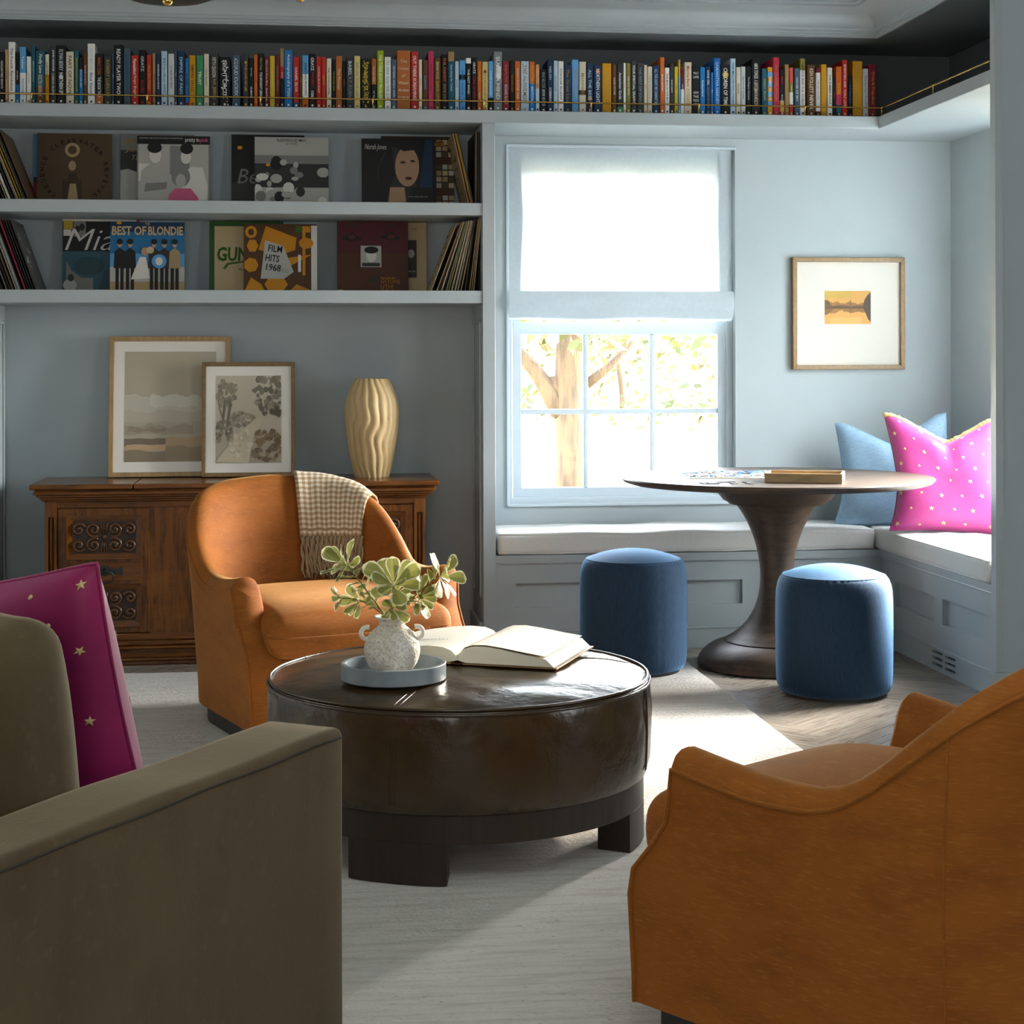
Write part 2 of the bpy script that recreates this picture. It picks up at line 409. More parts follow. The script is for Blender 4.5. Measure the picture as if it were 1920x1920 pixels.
# side wall of the nook with an assumed window, hidden behind the partition
fYZ = lambda X: (lambda a, b, d: (X + d, a, b))
struct(plate([YE + .04, 6.05, 6.89, YB], [0, .62, 2.18, 2.9], {(1, 1)}, fYZ(XW), 0, .14), 'wall_nook', 'wall_paint')
pt = struct(G().box(XS, RX1, YE, YE + .04, 0, 2.9), 'wall_partition', 'wall_paint')
struct(G().box(XS, XS + .028, YE - .004, YE, .1, 2.9), 'edge_trim', 'blue_grey_paint', pt)
struct(G().box(XS - .014, RX1, YE - .014, YE + .04, 0, .092).box(XS - .010, RX1, YE - .010, YE + .04, .092, .098), 'baseboard_right', 'blue_grey_paint')
struct(G().box(RX0 - .1, RX0, RY0, YB, 0, 2.9), 'wall_left', 'wall_paint')
struct(G().box(RX0, RX1, RY0 - .1, RY0, 0, 2.9), 'wall_rear', 'wall_paint')
struct(G().box(RX1, RX1 + .1, RY0, YE + .04, 0, 2.9), 'wall_right', 'wall_paint')
struct(G().box(RX0 - .1, RX1 + .1, RY0 - .1, YE + .04, ZC, ZC + .1).box(RX0 - .1, XW + .14, YE + .04, YB + .2, ZC, ZC + .1), 'ceiling', 'ceiling_paint')
# lowered ceiling over the book ledge
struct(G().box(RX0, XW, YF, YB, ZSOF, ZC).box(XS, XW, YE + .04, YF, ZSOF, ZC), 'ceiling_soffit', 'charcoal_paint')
# crown moulding with a deep cove, mitred round the inner corner
prof = [(0, 2.610), (.010, 2.610), (.010, 2.616), (.016, 2.618), (.016, 2.627), (.024, 2.630), (.024, 2.640), (.030, 2.644)]
prof += [(.030 + .115 * (1 - cos(pi / 2 * i / 10)) ** 1, 2.644 + .068 * sin(pi / 2 * i / 10)) for i in range(1, 11)]
prof += [(.150, 2.714), (.150, 2.722), (.164, 2.726), (.164, 2.734), (.176, 2.738), (.176, 2.745), (0, 2.745)]
g = G()
vs = [(RX0, YF - d, z) for d, z in prof] + [(XS - d, YF - d, z) for d, z in prof] + [(XS - d, YE - d, z) for d, z in prof] + [(RX1, YE - d, z) for d, z in prof]
m = len(prof)
g.add(vs, [(r * m + i, r * m + (i + 1) % m, (r + 1) * m + (i + 1) % m, (r + 1) * m + i) for r in (0, 1, 2) for i in range(m)])
struct(g, 'trim_crown', 'blue_grey_paint', sm=35)

# baseboards inside the record niche
struct(G().box(XL, XCL, YB - .016, YB, 0, .13).box(XCL - .016, XCL, YF + .01, YB, 0, .13), 'baseboard_back', 'blue_grey_paint', bev=.004)

# ------------------------------------------------------------------ window
w1 = struct(G().box(WX0 - .006, WX0 + .006, YB - .008, YB + .02, WZ0 - .006, WZ1 + .006).box(WX0, WX1 + .004, YB - .008, YB + .02, WZ1 - .004, WZ1 + .008)
            .box(WX0, WX1 + .004, YB - .010, YB + .02, WZ0 - .008, WZ0 + .004), 'window_1', 'window_paint', bev=.002)
YJ = YB + .045
fz = [zy(1100, y, YJ) for y in (945, 931)]
struct(G().box(WX0 + .006, xy(960.5, YJ), YJ, YB + .17, WZ0, WZ1).box(xy(1362, YJ), WX1, YJ, YB + .17, WZ0, WZ1)
       .box(WX0 + .006, WX1, YJ - .015, YB + .17, WZ0, fz[1]).box(WX0, WX1, YJ + .06, YB + .17, WZ1 - .05, WZ1), 'window_jamb', 'window_paint', w1, bev=.003)
YS = YB + .075
sx = [xy(p_, YS) for p_ in (961, 976.5, 1343.5, 1362)]; sz = [zy(1150, p_, YS) for p_ in (930, 912.5, 627, 604)]
struct(plate(sx, sz, {(1, 1)}, fXZ(YS), -.018, .018), 'sash', 'window_paint', w1, bev=.003)
for a, b in ((1093, 1101.5), (1218, 1226.5)):
    struct(G().box(xy(a, YS), xy(b, YS), YS - .012, YS + .012, sz[1], sz[2]), 'muntin', 'window_paint', w1, bev=.004)
hz0, hz1 = zy(1150, 776, YS), zy(1150, 766.5, YS)
struct(G().box(sx[1], sx[2], YS - .0125, YS + .0125, hz0, hz1), 'muntin', 'window_paint', w1, bev=.004)
ux = [sx[1], xy(1097, YS), xy(1222, YS), sx[2]]
for i in range(3):
    for a, b in ((sz[1], (hz0 + hz1) / 2), ((hz0 + hz1) / 2, sz[2])):
        struct(G().box(ux[i], ux[i + 1], YS - .001, YS + .001, a, b), 'pane', 'window_glass', w1)
struct(plate(sx, [sz[3] - .03, sz[3], WZ1 - .10, WZ1 - .045], {(1, 1)}, fXZ(YS + .045), -.018, .018), 'sash', 'window_paint', w1)
for a, b in ((1093, 1101.5), (1218, 1226.5)):
    struct(G().box(xy(a, YS), xy(b, YS), YS + .033, YS + .057, sz[3], WZ1 - .1), 'muntin', 'window_paint', w1)
for i in range(3):
    struct(G().box(ux[i], ux[i + 1], YS + .044, YS + .046, sz[3], WZ1 - .10), 'pane', 'window_glass', w1)
# assumed side window of the nook, out of view
w2 = struct(plate([6.05, 6.10, 6.84, 6.89], [.62, .68, 2.12, 2.18], {(1, 1)}, fYZ(XW), .03, .1), 'assumed_window', 'window_paint')
for y in (6.34, 6.59):
    struct(G().box(XW + .05, XW + .075, y, y + .02, .68, 2.12), 'muntin', 'window_paint', w2)
for z in (1.03, 1.39, 1.75):
    struct(G().box(XW + .05, XW + .075, 6.10, 6.84, z, z + .02), 'muntin', 'window_paint', w2)

# roman shade
sh = thing('roman_shade', 'pale linen roman shade hanging in the window, lower edge folded up', 'window shade', (1.45, YB + .02, zy(1160, 600, YB)))
YQ = YB + .030
def shx(v):   # half-width profile: slightly pinched half way down
    return .012 * sin(pi * min(1, v * 1.05)) ** 2
xa, xb = xy(954, YQ), xy(1371, YQ); za, zb = zy(1160, 278.5, YQ), zy(1160, 552, YQ)
def shp(u, v, dy=0):
    p = shx(v); x = xa + p + (xb - xa - p * 1.6) * u
    return (x, YQ - dy + .004 * sin(9 * u + 4 * v) * v, za + (zb - za) * v)
build(G().grid(lambda i, j: shp(i / 24, j / 24), 25, 25), 'fabric_panel', 'shade_linen', sh, sm=180)
hw = .052
build(G().grid(lambda i, j: shp(i / 4 * hw, j / 24, .004), 5, 25), 'side_hem', 'shade_linen', sh, sm=180)
build(G().grid(lambda i, j: shp(i / 4 * hw, j / 24, .007), 5, 25), 'side_hem', 'shade_linen', sh, sm=180)
build(G().grid(lambda i, j: shp(1 - i / 4 * hw, j / 24, .004), 5, 25), 'side_hem', 'shade_linen', sh, sm=180)
build(G().grid(lambda i, j: shp(1 - i / 4 * hw, j / 24, .007), 5, 25), 'side_hem', 'shade_linen', sh, sm=180)
build(G().grid(lambda i, j: shp(i / 24, j / 4 * .045, .010), 25, 5), 'top_hem', 'shade_linen', sh, sm=180)
za2, zb2 = zy(1160, 547, YB), zy(1160, 594, YB); xa2, xb2 = xy(955, YB), xy(1374, YB)
def fold(u, v, dy, z0, z1, lump=.004):
    x = xa2 + (xb2 - xa2) * u
    bul = .016 * sin(pi * min(1, .15 + .85 * v))
    return (x, YB - .002 - dy - bul + lump * sin(17 * u + 3 * v) * v, z0 + (z1 - z0) * v + .0035 * sin(11 * u + 1) * v)
build(G().grid(lambda i, j: fold(i / 40, j / 8, .006, za2, zb2), 41, 9), 'bottom_fold', 'shade_linen', sh, sm=180)
build(G().grid(lambda i, j: fold(i / 40, j / 8, -.004, za2, zb2 - .008), 41, 9), 'bottom_fold', 'shade_linen', sh, sm=180)
build(G().grid(lambda i, j: fold(i / 40, j / 8, -.012, za2 + .003, zb2 - .016), 41, 9), 'bottom_fold', 'shade_linen', sh, sm=180)
g = G(); cxp = xy(1359, YB + .02)
for k in range(30):
    z = zy(1359, 603, YB) - k * .0062
    g.lathe([(.0004, z - .0022), (.0022, z - .0012), (.0026, z), (.0022, z + .0012), (.0004, z + .0022)], 6, cxp, YB + .028)
build(g, 'bead_chain', 'window_paint', sh, sm=180, kind='stuff')

# ------------------------------------------------------------------ built-in bookcase with the long book ledge
bc = thing('built_in_bookcase', 'blue grey built-in bookcase with two record shelves above the sideboard niche', 'bookcase', (XL, YF, 0))
Lp = [(RX0, YF), (XS, YF), (XS, YE + .04), (XW, YE + .04), (XW, YB), (RX0, YB)]
bl = thing('book_ledge', 'long blue grey shelf of books with a brass rail running over the window nook', 'shelf', (0, YF, ZLB))
build(G().prism(Lp, ZLB, ZL, lambda a, b, d: (a, b, d)), 'ledge_board', 'blue_grey_paint', bl, bev=.003)
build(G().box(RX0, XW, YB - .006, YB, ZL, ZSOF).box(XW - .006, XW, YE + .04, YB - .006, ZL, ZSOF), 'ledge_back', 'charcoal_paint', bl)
XLL = -1.56
build(G().box(XLL, XCL, YF + .004, YB - .0005, *S2), 'shelf', 'blue_grey_paint', bc, bev=.002)
build(G().box(XLL, XCL, YF + .004, YB - .0005, *S3), 'shelf', 'blue_grey_paint', bc, bev=.002)
build(G().box(XCL, XCR, YF, YB - .0005, 0, ZLB - .0005), 'upright', 'blue_grey_paint', bc, bev=.002)
build(G().box(XLL - .054, XLL, YF, YB - .0005, 0, ZLB - .0005), 'upright', 'blue_grey_paint', bc, bev=.002)
build(G().box(XLL + .001, XL, YF, YB - .0005, 0, S3[0] - .0005), 'side_panel', 'blue_grey_paint', bc, bev=.002)
for X, s in ((XCL, -1), (XL, 1)):     # raised panel mouldings on the inside of the lower niche
    g = G(); y0, y1, z0, z1 = YF + .06, YB - .06, .22, 1.40; t = .014
    for a, b, c_, d in ((y0, y1, z0, z0 + t), (y0, y1, z1 - t, z1), (y0, y0 + t, z0, z1), (y1 - t, y1, z0, z1)):
        xx = sorted((X, X + s * .008)); g.box(xx[0], xx[1], a, b, c_, d)
    build(g, 'panel_moulding', 'blue_grey_paint', bc, bev=.003)
YR, XR, zr = YF + .022, XS + .022, ZL + .040
rl = build(G().tube([(RX0 + .02, YR, zr), (XR, YR, zr), (XR, YE + .05, zr)], .0036, 10), 'gallery_rail', 'brass', bl, sm=60)
posts = [(xy(q, YR), YR) for q in (60, 277, 489.5, 700, 908, 1109.5, 1311.5, 1510.5)] + [(XR, YR), (XR, atX(1750, 180, XR).y), (XR, YE + .055)]
for X, Y in posts:
    build(G().lathe([(.007, ZL), (.007, ZL + .003), (.0042, ZL + .006), (.0038, zr - .007), (.0056, zr - .004), (.0062, zr), (.0052, zr + .005), (.001, zr + .0072)], 12, X, Y),
          'rail_post', 'brass', rl, sm=50)

# ------------------------------------------------------------------ window seat (L-shaped bench)
ws = thing('window_seat', 'blue grey panelled window seat running round the corner under the window', 'bench', (XCR, YF, 0))
zt, zap = .408, zy(960, 1058, YF)
build(G().prism([(XCR, YF), (XS, YF), (XS, YE + .04), (XW, YE + .04), (XW, YB), (XCR, YB)], zt - .028, zt, lambda a, b, d: (a, b, d)), 'seat_board', 'blue_grey_paint', ws)
build(G().box(XCR, XS, YF, YF + .02, zap, zt - .028).box(XS, XS + .02, YE + .04, YF + .02, zap, zt - .028), 'apron', 'blue_grey_paint', ws, bev=.002)
zb1 = zy(1288, 1175, YF)
zp0, zp1 = zy(963, 1140.5, YF), zy(963, 1095, YF)
f1 = [XCR, xy(963.5, YF), xy(1392, YF), xy(1434, YF), xy(1640, YF), XS + .012]
build(plate(f1, [zb1, zp0, zp1, zap], {(1, 1), (3, 1)}, fXZ(YF), .008, .026), 'panelled_front', 'blue_grey_paint', ws)
y_ = [atX(q, 1100, XS).y for q in (1675, 1746.5, 1763, 1846)]
f2 = [YE + .04, y_[3], y_[2], y_[1], y_[0], YF + .012]
build(plate(f2, [zb1, zp0, zp1, zap], {(1, 1), (3, 1)}, lambda a, b, d: (XS + d, a, b), .008, .026), 'panelled_front', 'blue_grey_paint', ws)
for i in (1, 3):
    build(G().box(f1[i] - .02, f1[i + 1] + .02, YF + .026, YF + .034, zp0 - .02, zp1 + .02), 'panel', 'blue_grey_paint', ws)
    build(G().box(XS + .026, XS + .034, f2[i] - .02, f2[i + 1] + .02, zp0 - .02, zp1 + .02), 'panel', 'blue_grey_paint', ws)
build(G().box(XCR, XS, YF + .002, YF + .03, 0, zb1).box(XCR, XS, YF - .001, YF + .03, zb1 - .010, zb1), 'plinth', 'blue_grey_paint', ws, bev=.002)
vy = [atX(q, 1230, XS).y for q in (1790.5, 1771, 1766, 1747.5)]
zv = []
for k in range(3):
    zv += [.020 + k * .0235, .030 + k * .0235]
build(plate([YE + .04] + vy + [YF + .004], [0] + zv + [zb1 - .010], {(i, j) for i in (1, 3) for j in (1, 3, 5)}, lambda a, b, d: (XS + d, a, b), .002, .016), 'plinth', 'blue_grey_paint', ws)
build(G().box(XS - .001, XS + .03, YE + .04, YF, zb1 - .010, zb1), 'ledge_moulding', 'blue_grey_paint', ws, bev=.002)
build(G().box(XS + .03, XS + .032, vy[0] - .03, vy[3] + .03, .0, zb1 - .012), 'vent_back', 'shadow_gap', ws)

def cushion(name, x0, x1, y0, y1, z0, z1, label, seed, par=None):
    rnd = random.Random(seed); ph = [rnd.uniform(0, 6) for _ in range(4)]
    def puff(u, v, w):
        e = max(0, w)
        return (0, 0, .010 * e * (1 - u * u) * (1 - v * v) + .003 * e * sin(9 * u + ph[0]) * cos(3 * v + ph[1]) + .002 * sin(14 * u + ph[2]) * (1 if w > -.5 else 0))
    c = thing(name, label, 'cushion', ((x0 + x1) / 2, (y0 + y1) / 2, z0), group='seat cushions on the window seat')
    build(G().rbox(x0, x1, y0, y1, z0, z1, .02, 4, puff, 22), 'cushion_cover', 'linen_grey', c, sm=180)
    g = G(); r = .0032
    for zz in (z1 - .006, z0 + .006):
        ring = []
        for (X, Y) in ((x0, y0), (x1, y0), (x1, y1), (x0, y1)):
            ring.append((X, Y))
        pts = []
        for a, b in zip(ring, ring[1:] + ring[:1]):
            for t in range(20):
                X, Y = a[0] + (b[0] - a[0]) * t / 20, a[1] + (b[1] - a[1]) * t / 20
                X = min(max(X, x0 + .006), x1 - .006); Y = min(max(Y, y0 + .006), y1 - .006)
                u = 2 * (X - x0) / (x1 - x0) - 1
                pts.append((X, Y, zz + (.002 * sin(14 * u + ph[2]))))
        g.tube(pts, r, 6, closed=True)
    build(g, 'piping', 'linen_grey', c, sm=180)
    return c
cushion('seat_cushion', XCR + .008, XS - .02, YF - .004, YB - .004, zt + .001, zt + .092, 'long pale linen seat cushion below the window', 3)
cushion('seat_cushion', XS - .012, XW - .004, YE + .046, YB - .02, zt + .001, zt + .090, 'pale linen seat cushion on the side bench under the pink pillow', 5)
# ------------------------------------------------------------------ books on the ledge
PAL = {k: h(v) for k, v in dict(black='17181a', charcoal='34383a', white='ecece8', cream='d9d0ba', orange='c4642a', peach='c79a6a', teal='1f5563', navy='1d3350',
    skyblue='5c9bd0', blue='1f6fae', cobalt='1f63a8', slate='44586a', grey='7c868c', palegrey='c4ccd0', paleblue='b0cade', red='b02a22', crimson='a82a40', maroon='5f1d28',
    brown='5a3d22', tan='9a7c52', amber='c08a1a', yellow='c4a934', paleyellow='cfc07a', lime='93a81f', green='3f8a5c', pink='b8385c', olive='7a7530', gold='b8974a',
    orangebrown='a86231', darkred='7a1f2c', coral='c9504a').items()}
WORD = dict(skyblue='sky blue', palegrey='pale grey', paleblue='pale blue', paleyellow='pale yellow', lime='lime green', orangebrown='orange-brown', darkred='dark red')
BK = """0 10 97|black|white:COLLECTED ESSAYS
11 16.5 93|peach|maroon:SHORT STORIES
17 30 79|white|brown:The Fourth Revolution
31 37 98|black/.62/blue|white:TIM O'BRIEN
38 50 88|skyblue/.45/white|white:Twitter;skyblue:POWER
51 60 106|white|tan:DAD JOKES
60.5 67.5 86|teal|paleblue:BEING SPECTACULAR
68 85.5 95|teal/.66/brown|white:Firefly Lane;cream:KRISTIN HANNAH
86 93.5 102|cream/.4/amber|brown:SUSAN RIDGE;red:LIGHT
95 107 86|charcoal|white:JOHN GRISHAM;cream:CAMINO ISLAND
107.5 124.5 85|black|palegrey:FLYNN BERRY;white:NORTHERN SPY
125 140 97|cream|brown:PART OF NOW
141 149 95|teal|yellow:BRINGING DOWN THE HOUSE
149.5 157 108|black/.25/blue|white:BONO AND ABBY
157.5 165 97|brown|cream:SECOND IN GLORY
165.5 179.5 82|white|palegrey:COCO MELLORS;blue:Blue Sisters
180 195 101|black/.8/orangebrown|orange:MARKUS ZUSAK;white:THE BOOK THIEF
196 211 106|charcoal|gold:ROBERT LUDLUM
211.5 215 99|slate|white:NOTES
215.5 232 84|black|white:READY PLAYER TWO
233 246.5 91|slate|teal:BARBARIAN DAYS
247 261.5 104|red|white:Humankind;cream:Rutger Bregman
262 275 94|black|palegrey:GRATZ;red:ALLIES
276 286 103|red|yellow:GILLS MULTIPLIED
287 293 100|tan|brown:ESSAYS
294 302.5 100|navy|white:KINGDOM and EAGLE
303.5 315 96|paleblue|navy:BUILD the LIFE you WANT
316.5 328.5 101|palegrey|slate:it really last time
329.5 333 92|slate|white:POEMS
334 348 96|navy|paleblue:EMPIRE OF PAIN
348.5 355.5 109|blue/.9/pink|black:SEA STORIES
356 368.5 104|amber|brown:EMPIRE FALLS
369.5 382.5 104|green|white:TRUST
383.5 393.5 101|cream|grey:Lillian Boxfish
394.5 411 101|charcoal|cream:FIFTH SEASON;gold:N.K. JEMISIN
412.5 433 107|black|white:NIGHT CIRCUS
436.5 452 104|slate|palegrey:CLOUD CUCKOO
457 467.5 101|charcoal|yellow:THE LIVES OF LEE
468 477 109|black|cream:Matt Haig;white:HUMANS
477.5 484.5 103|orange|red:ATONEMENT
485 496.5 100|black|yellow:Matt Haig;white:THE MIDNIGHT LIBRARY
497 506.5 106|maroon|cream:Killers of the Flower Moon;white:David Grann
507 517 105|yellow|paleyellow:SWEETNESS
517.5 526 103|maroon|tan:PERSONAL LIBRARIAN
526.5 534 91|tan/.3/red/.5/black|cream:WILD
534.5 550 94|blue|white:Autobiography of a YOGI
551 562.5 107|red/.88/teal|white:DANIEL SILVA
563 567.5 107|brown|tan:STREET
568 580 104|skyblue/.35/white/.8/orange|black:JONATHAN FRANZEN
580.5 594 101|black|white:GRATZ;red:PROJEKT;white:1065
594.5 604 107|red|cream:CRYING IN H MART
604.5 612.5 107|red|yellow:AMERICA
613.5 623 110|cream|brown:THE YONAHLOSSEE
624 630.5 111|black|lime:THE WITCHER GAMES
631 643 105|orangebrown|cream:The Pioneer
644 649.5 115|black|orange:LEAVING
650.5 665 108|charcoal|palegrey:BABEL;grey:R.F. KUANG
665.5 677 105|paleyellow|grey:BEFORE YOUR LIFE
678 697 110|black|yellow:SPINNING SILVER
698 707 110|orangebrown/.5/black|cream:The Last One;paleblue:AT SEA
708.5 721 95|lime|white:THE THREE-BODY PROBLEM
722.5 734.5 107|white|grey:I'LL GIVE YOU THE SUN
735 745 111|slate|palegrey:ARTEMIS ANDY WEIR
745.5 771 95|orangebrown|-cream:The,Covenant,of,Water,Abraham,Verghese
772 786 97|red|white:OUT THERE SCREAMING
786.5 793 112|cream|tan:NOVEL
794 804 113|brown|skyblue:Geektastic
804.5 815 96|pink|darkred:EATING TO LIVE
815.5 828 109|brown|paleyellow:BIRNAM WOOD;yellow:ELEANOR CATTON
829 841 102|black|orange:PHIL KNIGHT;tan:SHOE DOG
841.5 853.5 97|tan/.16/teal|paleblue:Searching for Caleb
854.5 862 115|paleblue|slate:SAILING
863 874.5 113|skyblue/.28/black/.38/skyblue|blue:ANNE FRANK
875 885 109|white/.1/black|white:THE NOT WIVES
885.5 896 108|black|white:GRATZ;red:CODE OF HONOR
896.5 904.5 115|orange|yellow:HIAASEN;cream:HOOT
905.5 916.5 116|paleyellow|orange:THE DRY HEART
917 926.5 115|skyblue/.72/black|white:DAVID ENGLAND
927 943 97|grey|white:SUMMER MIND
943.5 956.5 115|darkred|tan:Empire Falls;palegrey:RICHARD RUSSO
957.5 965.5 114|black|amber:THE WAVE QUEEN
967 977 115|orange|cream:READY PLAYER ONE
978 993.5 115|paleblue|tan:THE ALCHEMIST
994 1004.5 116|orange/.42/blue|yellow:PREDICTABLY;white:IRRATIONAL
1005.5 1013 121|peach/.5/paleblue|black:fate
1014 1027 130|black|grey:BRAD MELTZER;palegrey:BOOK OF FATE
1028 1038.5 112|navy|palegrey:NIELSEN;white:ICEBERG
1039.5 1047.5 114|paleblue|teal:Grand Forever
1048 1058.5 115|white|charcoal:SCHOLAR IN LEAN
1059 1073 122|navy|tan:The Great Lion
1073.5 1086.5 112|skyblue|gold:WINTER JOURNEY
1087.5 1100.5 116|cream/.55/brown/.64/cream|tan:MANNERS
1101 1114 118|navy|paleblue:ALL THE BEST
1115 1130 123|navy|white:NORTHERN LIGHTS
1130.5 1148 119|amber|gold:GARDEN
1149 1158 121|brown|cream:DARK ROOM
1158.5 1170 120|charcoal/.86/green|white:American Gods
1170.5 1175 118|white|orange:SKETCH
1175.5 1184 119|olive|cream:THE OLD WAYS
1184.5 1195.5 115|charcoal|white:YOUR SPIRITUAL GRAFFITI
1196 1208 119|charcoal|grey:THE WAY OF KINGS
1209 1215 122|cream|orange:HEAT
1215.5 1224.5 125|cream|grey:PAUL KALANITHI
1225 1238 123|navy|paleblue:ALL THE LIGHT WE CANNOT SEE
1239 1247.5 108|orange|white:SEVEN BOOKS
1248 1257 127|white|charcoal:THE MAN IN THE MIST
1257.5 1265.5 120|charcoal|white:david sedaris
1266 1273 125|yellow|brown:SUN
1273.5 1277.5 112|gold/.3/skyblue|white:SKY
1278 1284.5 128|maroon/.45/white|white:THE SWAP
1285 1298.5 117|cream|orange:Martha Beck;gold:INTEGRITY
1299 1313.5 125|black|-white:WALLY,LAMB, , , ,I KNOW,THIS,MUCH,IS TRUE
1314 1324 126|blue|white:Switzerland
1324.5 1334 125|navy|white:GONE GIRL;grey:GILLIAN FLYNN
1334.5 1339 136|blue|white:TIDES
1340 1352.5 109|cobalt|paleblue:SAMANTHA HARVEY
1353 1370.5 121|black|white:CHILDREN OF TIME
1371 1381 110|paleblue|navy:ONE MILLION FOLLOWERS
1382 1390.5 126|cream|black:Educated
1391 1399.5 125|palegrey|teal:NICHOLAS SPARKS
1400 1410 125|black|palegrey:The Elegant Universe
1410.5 1427.5 111|black|white:AMOR TOWLES;cream:A GENTLEMAN IN MOSCOW
1430 1440 129|teal|gold:NIGHT TRAIN
1440.5 1450.5 126|amber/.1/skyblue/.2/amber/.3/skyblue/.4/amber/.5/skyblue/.6/amber/.7/skyblue/.8/amber|white:EVERY VILLAGE
1451 1463 108|crimson|tan:IN TRANSLATION
1463.5 1472.5 130|black/.66/gold/.9/red|red:NEW;paleblue:RULES
1473 1481 121|tan|brown:Angelas Ashes
1481.5 1489 127|coral/.3/olive/.5/white/.75/red|cream:TRAVEL
1491 1501 128|slate|white:HOUSE OF SKY
1501.5 1511.5 110|olive/.2/white|charcoal:AMERICA AND THE WORLD
1515 1530.5 122|brown|cream:KEN FOLLETT;white:NEVER
1531.5 1540 127|maroon/.1/white/.88/maroon|grey:THE SEA HOUSE
1541 1552 121|amber|gold:DAISY
1553 1562.5 127|white|brown:THE SUMMER PLACE
1563 1568.5 145|black|red:TANGO
1569 1580 125|orange/.55/pink/.75/teal|yellow:INDIA
1580.5 1591 113|red|white:SEVENTEEN AND;cream:HALF LIVES
1591.5 1600 142|black|blue:THE DEEP END
1600.5 1619 115|amber|gold:GOLDEN FIELD
1619.5 1630 129|palegrey|grey:The Known World
1630.5 1645 121|darkred|gold:Pride & Prejudice"""
ROWS = []
for ln in BK.split('\n'):
    a, b, c = ln.split('|'); x0, x1, yt = map(float, a.split()); ROWS.append((x0, x1, yt, b.split('/'), c))
YBK = YF + .060
wd = lambda k: WORD.get(k, k)
def bands(spec):
    out = []; prev = 0
    for i in range(0, len(spec), 2):
        end = float(spec[i + 1]) if i + 1 < len(spec) else 1.0
        out.append((prev, end, spec[i])); prev = end
    return out
def colname(r):
    bs = bands(r[3]); cs = []
    for b in bs:
        if wd(b[2]) not in cs: cs.append(wd(b[2]))
    return cs[0] if len(cs) == 1 else (cs[0] + ' and ' + cs[1] if len(cs) == 2 else 'striped ' + cs[0])
def size(r):
    w, t = r[1] - r[0], 192 + (r[0]) * .0152 - r[2]
    s = []
    if t > 104: s.append('tall')
    elif t < 84: s.append('short')
    if w >= 15: s.append('thick')
    elif w < 8: s.append('slim')
    return s
LM = {15: 'the tall white book lettered in blue', 45: 'the bright blue book', 60: 'the lime green book', 63: 'the thick orange-brown book', 78: 'the thick grey book',
      35: 'the thick black book with white drawings', 94: 'the thick amber book', 115: 'the tall cobalt book', 123: 'the blue and amber striped book'}
labs = []
for i, r in enumerate(ROWS):
    t = r[4].lstrip('-').split(':')[0]
    s = ' '.join(size(r) + [colname(r), 'book'])
    base = s + (' lettered in ' + wd(t) if wd(t) not in colname(r) else '')
    if i == 0: pos = 'at the far end before the slim peach book'
    elif i == len(ROWS) - 1: pos = 'ending the row by the corner'
    else: pos = 'between %s and %s ones' % (colname(ROWS[i - 1]), colname(ROWS[i + 1]))
    labs.append([base, pos])
cnt = {}
for b, p_ in labs: cnt[b] = cnt.get(b, 0) + 1
cnt2 = {}
for b, p_ in labs: cnt2[b + p_] = cnt2.get(b + p_, 0) + 1
def finallab(i):
    b, p_ = labs[i]
    s = b + ', ' + p_
    if cnt2[b + p_] > 1:
        j = min(LM, key=lambda k: abs(k - i)); s = b + ' near ' + LM[j]
    w = s.replace(',', ' ,').split()
    return ' '.join(s.split()[:16])
